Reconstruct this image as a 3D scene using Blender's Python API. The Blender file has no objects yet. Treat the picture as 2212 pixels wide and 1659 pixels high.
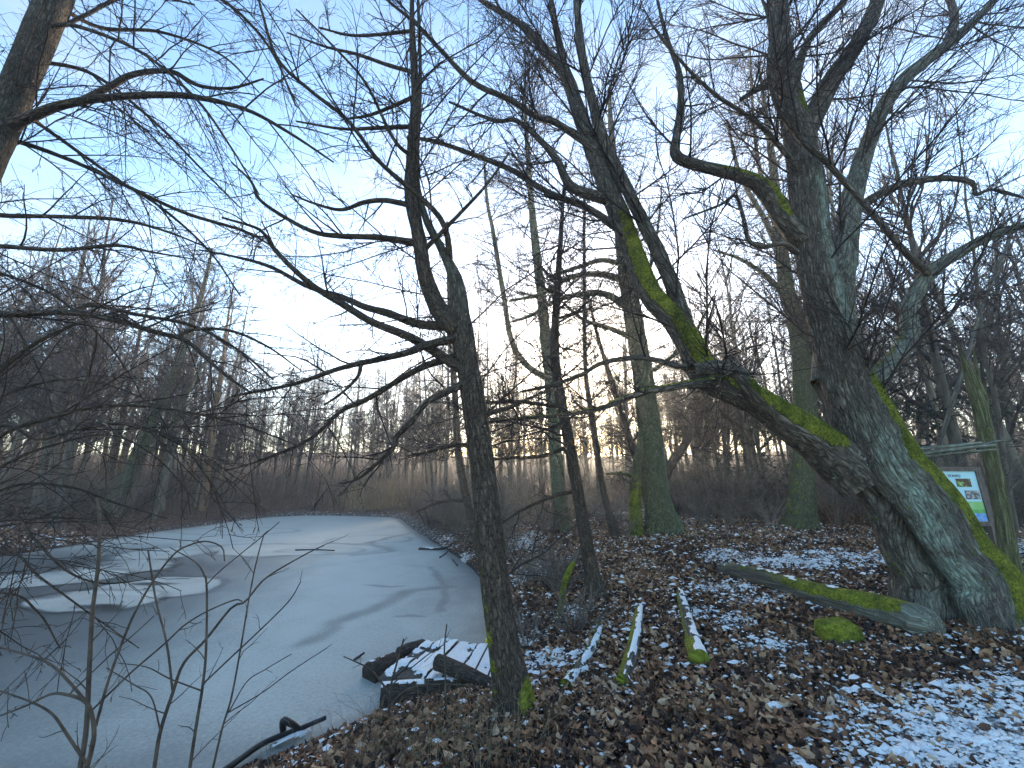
import bpy, math
import numpy as np
from mathutils import Vector

RNG = np.random.default_rng(7)
SC = bpy.context.scene
COL = SC.collection

# ---------------------------------------------------------------- camera
EYE = 2.62                       # metres above the pond ice
PITCH = math.radians(13.5)
FPX = 833.0                      # focal length for a picture 2212 px wide
cam_d = bpy.data.cameras.new('camera')
cam_d.sensor_width = 36.0
cam_d.lens = 36.0 * FPX / 2212.0
cam_d.clip_start = 0.05
cam_d.clip_end = 2000.0
cam = bpy.data.objects.new('camera', cam_d)
cam.location = (0, 0, EYE)
cam.rotation_euler = (math.pi / 2 + PITCH, 0, 0)
COL.objects.link(cam)
SC.camera = cam
CP, SP = math.cos(PITCH), math.sin(PITCH)


def ray(x, y):
    a, b = (x - 1106.0) / FPX, (829.5 - y) / FPX
    return np.array([a, CP - SP * b, SP + CP * b])


def at(x, y, D):
    """world point seen in direction (x, y) that stands D metres ahead"""
    r = ray(x, y)
    return np.array([0, 0, EYE]) + r * (D / r[1])


def level(x, y, z=0.0):
    r = ray(x, y)
    return np.array([0, 0, EYE]) + r * ((z - EYE) / r[2])


def project(P):
    d = P - np.array([0, 0, EYE])
    depth = d[..., 1] * CP + d[..., 2] * SP
    up = -d[..., 1] * SP + d[..., 2] * CP
    dd = np.where(depth > 0.05, depth, 0.05)
    return 1106 + FPX * d[..., 0] / dd, 829.5 - FPX * up / dd, depth


def radius(x, y, D, w):
    """radius of a round limb that looks w wide there"""
    p = at(x, y, D)
    depth = p[1] * CP + (p[2] - EYE) * SP
    th = math.atan(abs(x - 1106) / FPX)
    return 0.5 * w / FPX * depth * (0.35 + 0.65 * math.cos(th))


# ---------------------------------------------------------------- sky, sun, exposure
SUN = ray(1272, 862)
SUN = SUN / np.linalg.norm(SUN)
SUN_EL = math.asin(SUN[2])
SUN_AZ = math.atan2(SUN[0], SUN[1])
W = bpy.data.worlds.new('World')
SC.world = W
W.use_nodes = True
wn, wl = W.node_tree.nodes, W.node_tree.links
wn.clear()
sky = wn.new('ShaderNodeTexSky')
sky.sky_type = 'NISHITA'
sky.sun_disc = False
sky.sun_elevation = SUN_EL
sky.sun_rotation = SUN_AZ
sky.altitude = 100
sky.air_density = 1.0
sky.dust_density = 0.9
sky.ozone_density = 2.0
# thin veil of high cloud drawn over the sky
tc = wn.new('ShaderNodeTexCoord')
mp = wn.new('ShaderNodeMapping')
mp.inputs['Scale'].default_value = (1.6, 1.6, 6.0)
nz = wn.new('ShaderNodeTexNoise')
nz.inputs['Scale'].default_value = 1.7
nz.inputs['Detail'].default_value = 6
nz.inputs['Roughness'].default_value = 0.55
cr = wn.new('ShaderNodeValToRGB')
cr.color_ramp.elements[0].position = 0.47
cr.color_ramp.elements[0].color = (0, 0, 0, 1)
cr.color_ramp.elements[1].position = 0.75
cr.color_ramp.elements[1].color = (0.38, 0.38, 0.38, 1)
gain = wn.new('ShaderNodeMix')
gain.data_type = 'RGBA'
gain.blend_type = 'MIX'
bw = wn.new('ShaderNodeRGBToBW')
mul = wn.new('ShaderNodeMath')
mul.operation = 'MULTIPLY'
mul.inputs[1].default_value = 1.25
bg = wn.new('ShaderNodeBackground')
bg.inputs['Strength'].default_value = 0.14
wo = wn.new('ShaderNodeOutputWorld')
wl.new(tc.outputs['Generated'], mp.inputs['Vector'])
wl.new(mp.outputs[0], nz.inputs['Vector'])
wl.new(nz.outputs['Fac'], cr.inputs[0])
wl.new(sky.outputs[0], bw.inputs[0])
wl.new(bw.outputs[0], mul.inputs[0])
wl.new(cr.outputs[0], gain.inputs['Factor'])
wl.new(sky.outputs[0], gain.inputs['A'])
wl.new(mul.outputs[0], gain.inputs['B'])
hs = wn.new('ShaderNodeHueSaturation')
hs.inputs['Saturation'].default_value = 1.14
wl.new(gain.outputs['Result'], hs.inputs['Color'])
wl.new(hs.outputs[0], bg.inputs['Color'])
wl.new(bg.outputs[0], wo.inputs[0])

sun_d = bpy.data.lights.new('sun', 'SUN')
sun_d.energy = 4.5
sun_d.angle = math.radians(14)
sun_d.color = (1.0, 0.80, 0.55)
sun = bpy.data.objects.new('sun', sun_d)
sun.rotation_euler = Vector(SUN).to_track_quat('Z', 'Y').to_euler()
sun.location = (0, 0, 60)
COL.objects.link(sun)

SC.view_settings.view_transform = 'Standard'
SC.view_settings.look = 'None'
SC.view_settings.exposure = 2.3
SC.view_settings.gamma = 1.0
SC.view_settings.use_curve_mapping = False
SC.render.engine = 'CYCLES'
SC.cycles.max_bounces = 4
SC.cycles.diffuse_bounces = 2
SC.cycles.use_adaptive_sampling = True
SC.cycles.adaptive_threshold = 0.02
SC.cycles.glossy_bounces = 2
SC.cycles.use_denoising = True
SC.cycles.volume_bounces = 1


# ---------------------------------------------------------------- noise
def _hash(i, j, k, seed):
    h = (i.astype(np.int64) * 374761393 + j.astype(np.int64) * 668265263
         + k.astype(np.int64) * 2147483647 + seed * 144665) & 0xffffffff
    h = ((h ^ (h >> 13)) * 1274126177) & 0xffffffff
    h = ((h ^ (h >> 16)) * 2246822519) & 0xffffffff
    return ((h ^ (h >> 15)) & 0xffffff) / float(0xffffff)


def vnoise(p, seed=0):
    p = np.asarray(p, float)
    f = np.floor(p)
    t = p - f
    t = t * t * (3 - 2 * t)
    i, j, k = f[..., 0], f[..., 1], f[..., 2]
    out = 0
    for a in (0, 1):
        wa = t[..., 0] if a else 1 - t[..., 0]
        for b in (0, 1):
            wb = t[..., 1] if b else 1 - t[..., 1]
            for c in (0, 1):
                wc = t[..., 2] if c else 1 - t[..., 2]
                out = out + wa * wb * wc * _hash(i + a, j + b, k + c, seed)
    return out


def fbm(p, oct=4, seed=0, rough=0.5):
    s, a, n = 0, 1, 0
    for o in range(oct):
        s = s + a * vnoise(p * (2.03 ** o) + 17.3 * o, seed + o)
        n += a
        a *= rough
    return s / n


def sstep(a, b, x):
    t = np.clip((x - a) / (b - a), 0, 1)
    return t * t * (3 - 2 * t)


def xy0(x, y):
    return np.stack([np.asarray(x, float), np.asarray(y, float), np.zeros_like(np.asarray(x, float))], -1)


# ---------------------------------------------------------------- mesh helpers
def build(name, V, F, mat=None, parent=None, smooth=True, attrs=None, loc=None):
    """F: list of index arrays (k,3) or (k,4); attrs: {name: per-vertex array}"""
    me = mesh_of(name, V, F, mat, smooth, attrs)
    return place(name, me, parent, loc)


def mesh_of(name, V, F, mat=None, smooth=True, attrs=None):
    V = np.asarray(V, np.float32).reshape(-1, 3)
    F = [np.asarray(f, np.int32) for f in F if len(f)]
    me = bpy.data.meshes.new(name)
    me.vertices.add(len(V))
    me.vertices.foreach_set('co', V.ravel())
    loops = np.concatenate([f.ravel() for f in F])
    tot = np.concatenate([np.full(len(f), f.shape[1], np.int32) for f in F])
    st = np.concatenate([[0], np.cumsum(tot)[:-1]]).astype(np.int32)
    me.loops.add(len(loops))
    me.loops.foreach_set('vertex_index', loops)
    me.polygons.add(len(tot))
    me.polygons.foreach_set('loop_start', st)
    me.polygons.foreach_set('loop_total', tot)
    me.polygons.foreach_set('use_smooth', np.full(len(tot), smooth, bool))
    me.update(calc_edges=True)
    for k, a in (attrs or {}).items():
        a = np.asarray(a, np.float32)
        if a.ndim == 1:
            at_ = me.attributes.new(k, 'FLOAT', 'POINT')
            at_.data.foreach_set('value', a)
        else:
            at_ = me.attributes.new(k, 'FLOAT_VECTOR', 'POINT')
            at_.data.foreach_set('vector', a.ravel())
    if mat:
        me.materials.append(mat)
    return me


def place(name, me, parent=None, loc=None):
    o = bpy.data.objects.new(name, me)
    COL.objects.link(o)
    if parent is not None:
        o.parent = parent
        # meshes are written in world coordinates: take the parent's place back out
        o.location = -parent.location
    if loc is not None:
        o.location = loc
    return o


def thing(name, label, cat, loc=(0, 0, 0), group=None):
    o = bpy.data.objects.new(name, None)
    o.empty_display_size = 0.2
    o.location = loc
    COL.objects.link(o)
    return tag(o, label, cat, group)


def tag(o, label=None, cat=None, group=None, kind=None):
    if label:
        o['label'] = label
    if cat:
        o['category'] = cat
    if group:
        o['group'] = group
    if kind:
        o['kind'] = kind
    return o


class Geo:
    """collects pieces of one mesh"""
    def __init__(self):
        self.V, self.F3, self.F4, self.n = [], [], [], 0
        self.A = {}

    def add(self, V, F3=None, F4=None, **attrs):
        V = np.asarray(V, float).reshape(-1, 3)
        self.V.append(V)
        if F3 is not None and len(F3):
            self.F3.append(np.asarray(F3, np.int64) + self.n)
        if F4 is not None and len(F4):
            self.F4.append(np.asarray(F4, np.int64) + self.n)
        for k in set(self.A) | set(attrs):
            v = attrs.get(k)
            dim = np.ndim(v) if v is not None else self.A[k][0].ndim
            if k not in self.A:
                self.A[k] = [np.zeros((self.n, 3) if dim == 2 else self.n)] if self.n else []
            self.A[k].append(np.asarray(v, float) if v is not None else
                             np.zeros((len(V), 3) if dim == 2 else len(V)))
        self.n += len(V)
        return self

    def mesh(self, name, mat, smooth=True):
        F = []
        if self.F3:
            F.append(np.concatenate(self.F3))
        if self.F4:
            F.append(np.concatenate(self.F4))
        return mesh_of(name, np.concatenate(self.V), F, mat, smooth,
                       {k: np.concatenate(v) for k, v in self.A.items()})

    def obj(self, name, mat, parent=None, smooth=True, loc=None):
        return place(name, self.mesh(name, mat, smooth), parent, loc)


def frames(P):
    """P (k,N,3) -> two unit normals per point"""
    T = np.gradient(P, axis=1)
    T /= np.linalg.norm(T, axis=2, keepdims=True) + 1e-9
    m = np.abs(P[:, -1] - P[:, 0])
    ref = np.eye(3)[np.argmin(m, axis=1)][:, None, :]
    A = np.cross(T, np.broadcast_to(ref, T.shape))
    A /= np.linalg.norm(A, axis=2, keepdims=True) + 1e-9
    B = np.cross(T, A)
    return T, A, B


def tubes(geo, P, R, sides=3, bark=False, cap=False, **const):
    """adds k tubes of N points each to geo"""
    P = np.asarray(P, float)
    R = np.asarray(R, float)
    if P.ndim == 2:
        P, R = P[None], R[None]
    if not len(P):
        return
    k, N, _ = P.shape
    T, A, B = frames(P)
    ang = np.arange(sides) * 2 * math.pi / sides
    ring = (A[:, :, None] * np.cos(ang)[:, None] + B[:, :, None] * np.sin(ang)[:, None])
    V = P[:, :, None] + ring * R[:, :, None, None]
    base = (np.arange(k) * N * sides)[:, None, None]
    i = (np.arange(N - 1) * sides)[None, :, None]
    j = np.arange(sides)[None, None, :]
    j2 = (j + 1) % sides
    F4 = np.stack([base + i + j, base + i + j2, base + i + sides + j2, base + i + sides + j], -1).reshape(-1, 4)
    F3 = None
    if cap:
        V = np.concatenate([V.reshape(k, -1, 3), P[:, :1], P[:, -1:]], 1)
        nn = N * sides + 2
        base = (np.arange(k) * nn)[:, None, None]
        F4 = np.stack([base + i + j, base + i + j2, base + i + sides + j2, base + i + sides + j], -1).reshape(-1, 4)
        b2 = base[:, 0]
        jj = np.arange(sides)[None]
        jj2 = (jj + 1) % sides
        F3 = np.concatenate([
            np.stack([b2 + nn - 2 + 0 * jj, b2 + jj2, b2 + jj], -1).reshape(-1, 3),
            np.stack([b2 + nn - 1 + 0 * jj, b2 + (N - 1) * sides + jj, b2 + (N - 1) * sides + jj2], -1).reshape(-1, 3)])
    at_ = {}
    nV = V.reshape(-1, 3).shape[0]
    if bark:
        L = np.concatenate([np.zeros((k, 1)), np.cumsum(np.linalg.norm(np.diff(P, axis=1), axis=2), 1)], 1)
        r0 = R.mean(axis=1)[:, None, None]
        q = np.stack([np.cos(ang)[None, None] * r0 + 0 * L[:, :, None],
                      np.sin(ang)[None, None] * r0 + 0 * L[:, :, None],
                      L[:, :, None] + 0 * ang[None, None]], -1) + RNG.uniform(0, 40, (k, 1, 1, 3))
        q = q.reshape(k, -1, 3)
        if cap:
            q = np.concatenate([q, q[:, :1], q[:, -1:]], 1)
        at_['bark'] = q.reshape(-1, 3)
    for kk, v in const.items():
        at_[kk] = np.full(nV, v) if np.isscalar(v) else v
    geo.add(V, F3, F4, **at_)


def spline(pts, rad, N):
    pts = np.asarray(pts, float)
    rad = np.asarray(rad, float)
    n = len(pts)
    if n == 2:
        t = np.linspace(0, 1, N)[:, None]
        return pts[0] + (pts[1] - pts[0]) * t, rad[0] + (rad[1] - rad[0]) * t[:, 0]
    d = np.concatenate([[0], np.cumsum(np.linalg.norm(np.diff(pts, axis=0), axis=1))])
    E = np.vstack([2 * pts[0] - pts[1], pts, 2 * pts[-1] - pts[-2]])
    u = np.interp(np.linspace(0, d[-1], N), d, np.arange(n))
    i = np.minimum(u.astype(int), n - 2)
    t = (u - i)[:, None]
    p0, p1, p2, p3 = E[i], E[i + 1], E[i + 2], E[i + 3]
    out = 0.5 * ((2 * p1) + (p2 - p0) * t + (2 * p0 - 5 * p1 + 4 * p2 - p3) * t ** 2
                 + (3 * p1 - p0 - 3 * p2 + p3) * t ** 3)
    return out, np.interp(u, np.arange(n), rad)


def trace(spec, N=24, D=None):
    """spec: [(x, y, width, D)] or [(x, y, width)] with D -> spline in the world"""
    pts, rad = [], []
    for s in spec:
        dd = s[3] if len(s) > 3 else D
        pts.append(at(s[0], s[1], dd))
        rad.append(radius(s[0], s[1], dd, s[2]))
    return spline(pts, rad, N)


def spawn(P, R, dens, t=(0.1, 1.0), ang=(40, 75), lf=0.4, lmin=0.1, lmax=9, taper=0.5, N=4, rf=0.6,
          rmax=1, rmin=0.002, tip=0.0015, up=0.0, jit=0.12, seed=0, gain=None, side=None, count=None, fixed=None):
    """children of every limb in P (k,N,3): one vectorised generation"""
    g = np.random.default_rng(seed)
    k, n, _ = P.shape
    if not k:
        return np.zeros((0, N, 3)), np.zeros((0, N))
    L = np.linalg.norm(np.diff(P, axis=1), axis=2).sum(1)
    cnt = np.floor((L * dens * (t[1] - t[0]) if count is None else np.full(k, count)) + g.random(k)).astype(int)
    idx = np.repeat(np.arange(k), cnt)
    m = len(idx)
    if not m:
        return np.zeros((0, N, 3)), np.zeros((0, N))
    tt = g.uniform(t[0], t[1], m)
    f = tt * (n - 1)
    i0 = np.minimum(f.astype(int), n - 2)
    fr = (f - i0)[:, None]
    pos = P[idx, i0] * (1 - fr) + P[idx, i0 + 1] * fr
    rr = R[idx, i0] * (1 - fr[:, 0]) + R[idx, i0 + 1] * fr[:, 0]
    T = P[idx, i0 + 1] - P[idx, i0]
    T /= np.linalg.norm(T, axis=1, keepdims=True) + 1e-9
    q = g.normal(size=(m, 3))
    if side is not None:
        q += np.asarray(side)
    q -= T * (q * T).sum(1, keepdims=True)
    q /= np.linalg.norm(q, axis=1, keepdims=True) + 1e-9
    a = np.radians(g.uniform(ang[0], ang[1], m))[:, None]
    d = T * np.cos(a) + q * np.sin(a)
    if fixed is not None:
        ln = g.uniform(fixed[0], fixed[1], m)
    else:
        ln = np.clip(L[idx] * lf * (1 - taper * tt) * g.uniform(0.55, 1.25, m), lmin, lmax)
    r0 = np.clip(np.minimum(rr * rf, ln * 0.02 + 0.002), rmin, rmax)
    out = np.zeros((m, N, 3))
    out[:, 0] = pos
    st = (ln / (N - 1))[:, None]
    for j in range(1, N):
        d = d + g.normal(size=(m, 3)) * jit
        d[:, 2] += up
        d /= np.linalg.norm(d, axis=1, keepdims=True)
        out[:, j] = out[:, j - 1] + d * st
    w = np.linspace(0, 1, N)[None]
    rad = r0[:, None] * (1 - w) + np.minimum(tip, r0)[:, None] * w
    return out, rad


def cull(P, R, mx=500, my=420, near=0.7):
    x, y, dep = project(P.mean(axis=1))
    ok = (x > -mx) & (x < 2212 + mx) & (y > -my) & (y < 1659 + my) & (dep > near)
    return P[ok], R[ok]


# ---------------------------------------------------------------- node material helper
class Mat:
    def __init__(self, name, rough=0.9, spec=0.2):
        self.m = bpy.data.materials.new(name)
        self.m.use_nodes = True
        self.n, self.l = self.m.node_tree.nodes, self.m.node_tree.links
        self.b = self.n['Principled BSDF']
        self.b.inputs['Roughness'].default_value = rough
        self.b.inputs['Specular IOR Level'].default_value = spec

    def new(self, t, **kw):
        nd = self.n.new(t)
        for k, v in kw.items():
            setattr(nd, k, v)
        return nd

    def attr(self, name, vec=False):
        a = self.new('ShaderNodeAttribute', attribute_name=name)
        return a.outputs['Vector'] if vec else a.outputs['Fac']

    def coord(self, kind='Object'):
        return self.new('ShaderNodeTexCoord').outputs[kind]

    def map(self, src, scale):
        m = self.new('ShaderNodeMapping')
        m.inputs['Scale'].default_value = scale
        self.l.new(src, m.inputs['Vector'])
        return m.outputs[0]

    def noise(self, src, scale, detail=4, rough=0.55, dist=0.0):
        x = self.new('ShaderNodeTexNoise')
        x.inputs['Scale'].default_value = scale
        x.inputs['Detail'].default_value = detail
        x.inputs['Roughness'].default_value = rough
        x.inputs['Distortion'].default_value = dist
        if src is not None:
            self.l.new(src, x.inputs['Vector'])
        return x.outputs['Fac']

    def voro(self, src, scale, feature='F1'):
        x = self.new('ShaderNodeTexVoronoi', feature=feature)
        x.inputs['Scale'].default_value = scale
        self.l.new(src, x.inputs['Vector'])
        return x.outputs['Distance']

    def ramp(self, fac, stops):
        r = self.new('ShaderNodeValToRGB')
        e = r.color_ramp.elements
        while len(e) < len(stops):
            e.new(0.5)
        for s, (p, c) in zip(e, stops):
            s.position = p
            s.color = (c if len(c) == 4 else (*c, 1)) if not np.isscalar(c) else (c, c, c, 1)
        self.l.new(fac, r.inputs[0])
        return r.outputs[0]

    def math(self, op, a, b=None, clamp=False):
        x = self.new('ShaderNodeMath', operation=op, use_clamp=clamp)
        for i, v in enumerate((a, b)):
            if v is None:
                continue
            if np.isscalar(v):
                x.inputs[i].default_value = v
            else:
                self.l.new(v, x.inputs[i])
        return x.outputs[0]

    def mix(self, fac, a, b, blend='MIX'):
        x = self.new('ShaderNodeMix', data_type='RGBA', blend_type=blend)
        for k, v in (('Factor', fac), ('A', a), ('B', b)):
            if np.isscalar(v):
                x.inputs[k].default_value = v
            elif isinstance(v, tuple):
                x.inputs[k].default_value = v if len(v) == 4 else (*v, 1)
            else:
                self.l.new(v, x.inputs[k])
        return x.outputs['Result']

    def color(self, c):
        if isinstance(c, tuple):
            self.b.inputs['Base Color'].default_value = (*c, 1)
        else:
            self.l.new(c, self.b.inputs['Base Color'])
        return self

    def bump(self, h, strength=0.5, dist=0.01):
        x = self.new('ShaderNodeBump')
        x.inputs['Strength'].default_value = strength
        x.inputs['Distance'].default_value = dist
        self.l.new(h, x.inputs['Height'])
        self.l.new(x.outputs[0], self.b.inputs['Normal'])
        return self
# ================================================================ materials
def bark_mat(name, dark, light, ridge=9.0, strength=0.7, moss=(0.19, 0.20, 0.022), lichen=(0.36, 0.46, 0.37), zs=0.22):
    m = Mat(name, 0.92, 0.15)
    q = m.attr('bark', True)
    v = m.map(q, (1, 1, zs))
    n1 = m.noise(v, ridge * 1.6, 5, 0.6, 0.8)
    fr = m.noise(v, ridge * 1.5, 2, 0.5, 0.7)
    w = m.math('ABSOLUTE', m.math('SUBTRACT', fr, 0.5))
    w2 = m.voro(v, ridge * 2.0, 'DISTANCE_TO_EDGE')
    w = m.math('MINIMUM', m.math('MULTIPLY', w, 9.0), m.math('ADD', m.math('MULTIPLY', w2, 2.0), 0.35))
    rid = m.math('MULTIPLY', m.math('MINIMUM', w, 1.0), m.math('ADD', n1, 0.35))
    fine = m.noise(q, 60, 3, 0.6)
    big = m.noise(q, 1.6, 3, 0.5)
    base = m.ramp(rid, [(0.10, tuple(c * 0.22 for c in dark)), (0.40, dark), (0.80, light)])
    base = m.mix(m.math('MULTIPLY', big, 0.6), base, m.mix(1.0, base, (0.55, 0.6, 0.6), 'MULTIPLY'))
    base = m.mix(0.35, base, m.ramp(fine, [(0.3, tuple(c * 0.5 for c in dark)), (0.7, light)]))
    li = m.math('MULTIPLY', m.attr('lichen'), m.ramp(m.noise(q, 7, 5, 0.65), [(0.33, 0.0), (0.6, 1.0)]))
    base = m.mix(m.math('MULTIPLY', li, m.math('ADD', rid, 0.25), True), base, lichen)
    sp = m.math('MULTIPLY', m.math('MULTIPLY', m.attr('spots'), m.ramp(m.voro(q, 19), [(0.14, 1.0), (0.30, 0.0)])), m.ramp(m.noise(q, 4.5, 4, .7), [(0.5, 0.0), (0.62, 1.0)]))
    base = m.mix(sp, base, (0.34, 0.38, 0.34))
    mo_n = m.noise(q, 9, 5, 0.7)
    mo = m.ramp(m.math('ADD', m.math('MULTIPLY', m.attr('moss'), 1.25), m.math('MULTIPLY', m.math('SUBTRACT', mo_n, 0.5), 1.5)),
                [(0.46, 0.0), (0.62, 1.0)])
    mc = m.ramp(m.noise(q, 38, 6, 0.8), [(0.34, tuple(c * 0.16 for c in moss)), (0.5, moss), (0.66, tuple(c * 2.0 for c in moss))])
    mc = m.mix(m.ramp(m.noise(q, 5, 4, 0.7), [(0.38, 0.0), (0.66, 1.0)]), mc, m.mix(1.0, mc, (0.30, 0.36, 0.45), 'MULTIPLY'))
    base = m.mix(mo, base, mc)
    m.color(base)
    mh = m.math('MULTIPLY', m.noise(q, 70, 4, 0.7), 1.0)
    h = m.mix(mo, m.math('ADD', rid, m.math('MULTIPLY', fine, 0.25)), m.math('ADD', mh, 0.4))
    m.bump(h, strength, 0.035)
    return m.m


M = {}
M['oak'] = bark_mat('furrowed_bark', (0.085, 0.07, 0.058), (0.27, 0.225, 0.185), 14, 1.0, zs=0.17)
M['olive'] = bark_mat('olive_weathered_wood', (0.10, 0.095, 0.045), (0.27, 0.255, 0.13), 14, 0.7, zs=0.08)
M['alder'] = bark_mat('alder_bark', (0.06, 0.047, 0.038), (0.19, 0.14, 0.105), 26, 0.8, zs=0.16)
M['grey'] = bark_mat('grey_green_bark', (0.085, 0.088, 0.05), (0.24, 0.245, 0.14), 22, 0.9, lichen=(0.22, 0.29, 0.20))
M['dead'] = bark_mat('weathered_wood', (0.10, 0.085, 0.065), (0.27, 0.235, 0.19), 12, 0.6, zs=0.05)

t = Mat('twig_bark', 0.85, 0.2)
t.color(t.ramp(t.noise(t.coord(), 3.0, 2), [(0.35, (0.022, 0.017, 0.016)), (0.7, (0.062, 0.045, 0.04))]))
M['twig'] = t.m
t = Mat('pale_shoot', 0.8, 0.2)
t.color(t.ramp(t.noise(t.coord(), 14.0, 3), [(0.3, (0.035, 0.027, 0.023)), (0.75, (0.12, 0.092, 0.07))]))
M['shoot'] = t.m
t = Mat('dry_catkin', 0.85, 0.1)
t.color(t.ramp(t.noise(t.coord(), 2.0, 2), [(0.35, (0.05, 0.042, 0.03)), (0.7, (0.20, 0.17, 0.11))]))
M['catkin'] = t.m


def wood_mat(name, dark, light):
    """bark of the wood in the background; each tree its own tone"""
    m = Mat(name, 0.92, 0.1)
    r = m.new('ShaderNodeObjectInfo').outputs['Random']
    c = m.ramp(m.noise(m.map(m.coord(), (3, 3, 0.6)), 3.0, 3), [(0.3, dark), (0.72, light)])
    c = m.mix(r, m.mix(1.0, c, (0.62, 0.60, 0.62), 'MULTIPLY'), m.mix(1.0, c, (1.65, 1.55, 1.38), 'MULTIPLY'))
    return m.color(c).m


M['wood'] = wood_mat('wood_bark', (0.07, 0.06, 0.05), (0.19, 0.165, 0.135))
M['wood_twig'] = wood_mat('wood_twigs', (0.045, 0.035, 0.032), (0.095, 0.075, 0.066))
M['pine'] = wood_mat('pine_bark', (0.06, 0.045, 0.035), (0.20, 0.12, 0.07))
M['needle'] = wood_mat('needles', (0.018, 0.032, 0.022), (0.05, 0.07, 0.038))
M['spruce'] = wood_mat('spruce_needles', (0.010, 0.024, 0.020), (0.03, 0.052, 0.036))
M['shrub'] = wood_mat('shrub_twigs', (0.085, 0.07, 0.062), (0.22, 0.185, 0.16))
M['under'] = wood_mat('undergrowth_stems', (0.055, 0.047, 0.043), (0.14, 0.12, 0.11))
M['greyshrub'] = wood_mat('grey_shrub_twigs', (0.10, 0.088, 0.082), (0.24, 0.21, 0.19))
M['reed'] = wood_mat('reed_straw', (0.12, 0.085, 0.055), (0.27, 0.20, 0.14))

t = Mat('snow', 0.75, 0.3)
q = t.coord()
t.color(t.ramp(t.noise(q, 25, 4), [(0.3, (0.72, 0.70, 0.67)), (0.7, (0.86, 0.84, 0.80))]))
t.bump(t.noise(q, 90, 4), 0.5, 0.01)
t.b.inputs['Subsurface Weight'].default_value = 0.0
M['snow'] = t.m

# leaves: tone comes with each leaf
t = Mat('dead_leaf', 0.75, 0.25)
c = t.ramp(t.attr('tint'), [(0.0, (0.022, 0.014, 0.012)), (0.22, (0.065, 0.035, 0.024)), (0.40, (0.20, 0.088, 0.042)),
                            (0.63, (0.38, 0.185, 0.088)), (0.85, (0.55, 0.33, 0.18)), (1.0, (0.64, 0.47, 0.31))])
c = t.mix(t.math('MULTIPLY', t.noise(t.coord(), 45, 3), 0.45), c, (0.05, 0.032, 0.026))
t.color(c)
M['leaf'] = t.m

# ================================================================ the lie of the land
shore_px = [(1066, 1366), (1056, 1300), (1047, 1258), (1020, 1228), (985, 1200), (935, 1170), (893, 1143), (868, 1122),
            (850, 1117), (760, 1114), (660, 1113), (590, 1116), (500, 1126), (420, 1138), (330, 1150), (230, 1166),
            (140, 1182), (60, 1194), (0, 1203), (-160, 1225)]
SH = [level(*p)[:2] for p in shore_px]
near_px = [(330, 1790), (470, 1700), (560, 1668), (640, 1632), (735, 1592), (805, 1560), (860, 1536), (950, 1520), (1030, 1500), (1062, 1440)]
SH += [np.array(v) for v in [(-21, 9), (-17, 5.2), (-10, 3.9), (-5, 3.5), (-3.2, 3.4)]]
SH += [level(*p)[:2] for p in near_px]
SH = np.array(SH)


def shore(x, y):
    """signed distance to the waterline, positive on land"""
    p = np.stack([np.asarray(x, float).ravel(), np.asarray(y, float).ravel()], -1)
    best = np.full(len(p), 1e9)
    inside = np.zeros(len(p), bool)
    n = len(SH)
    for i in range(n):
        a, b = SH[i], SH[(i + 1) % n]
        d = b - a
        t_ = np.clip(((p - a) @ d) / (d @ d), 0, 1)
        best = np.minimum(best, np.hypot(*(p - a - t_[:, None] * d).T))
        c = ((a[1] > p[:, 1]) != (b[1] > p[:, 1])) & (p[:, 0] < d[0] * (p[:, 1] - a[1]) / (d[1] + 1e-12) + a[0])
        inside ^= c
    return np.where(inside, -best, best).reshape(np.shape(x))


def gz(x, y):
    x, y = np.asarray(x, float), np.asarray(y, float)
    s = shore(x, y)
    s = s + 0.35 * (fbm(xy0(x * 1.3, y * 1.3), 3, 3) - 0.5) * sstep(0.0, 1.0, np.abs(s))
    rise = 0.98 * (1 - np.exp(-np.maximum(s, 0) / 1.7))
    left = sstep(-2, -12, x) * sstep(10, 20, y)
    rise = rise * (1 - 0.25 * left)
    z = np.where(s > 0, 0.02 + rise, np.maximum(s * 0.5, -0.5))
    dist = np.hypot(x, y)
    hill = sstep(30, 95, dist) * (4.2 + 4.5 * fbm(xy0(x * .035, y * .035), 3, 71))
    z = z + hill * (s > 0)
    z = z + (fbm(xy0(x * 0.5, y * 0.5), 3, 11) - 0.5) * 0.22 * sstep(0.4, 3, s)
    z = z + (fbm(xy0(x * 3, y * 3), 3, 21) - 0.5) * 0.06 * sstep(0.1, 0.8, s) * sstep(40, 15, dist)
    return z


_hit = {}


def ground_at(px, py):
    """where the sight line through (px, py) meets the ground"""
    key = (float(px), float(py))
    if key in _hit:
        return _hit[key].copy()
    r = ray(px, py)
    o = np.array([0, 0, EYE])
    k = np.concatenate([np.linspace(1.0, 12, 45), np.linspace(12.5, 70, 80)])
    P = o + r * k[:, None]
    hit = np.where(P[:, 2] < gz(P[:, 0], P[:, 1]))[0]
    if not len(hit):
        return P[-1]
    h = max(hit[0], 1)
    k = np.linspace(k[h - 1], k[h], 24)
    P = o + r * k[:, None]
    hit = np.where(P[:, 2] < gz(P[:, 0], P[:, 1]))[0]
    _hit[key] = P[hit[0]] if len(hit) else P[-1]
    return _hit[key].copy()


def blob(x, y, px, py, rx, ry, rot=0.0):
    c = ground_at(px, py)
    dx, dy = x - c[0], y - c[1]
    ca, sa = math.cos(rot), math.sin(rot)
    u, v = (dx * ca + dy * sa) / rx, (-dx * sa + dy * ca) / ry
    return np.exp(-(u * u + v * v))


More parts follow.
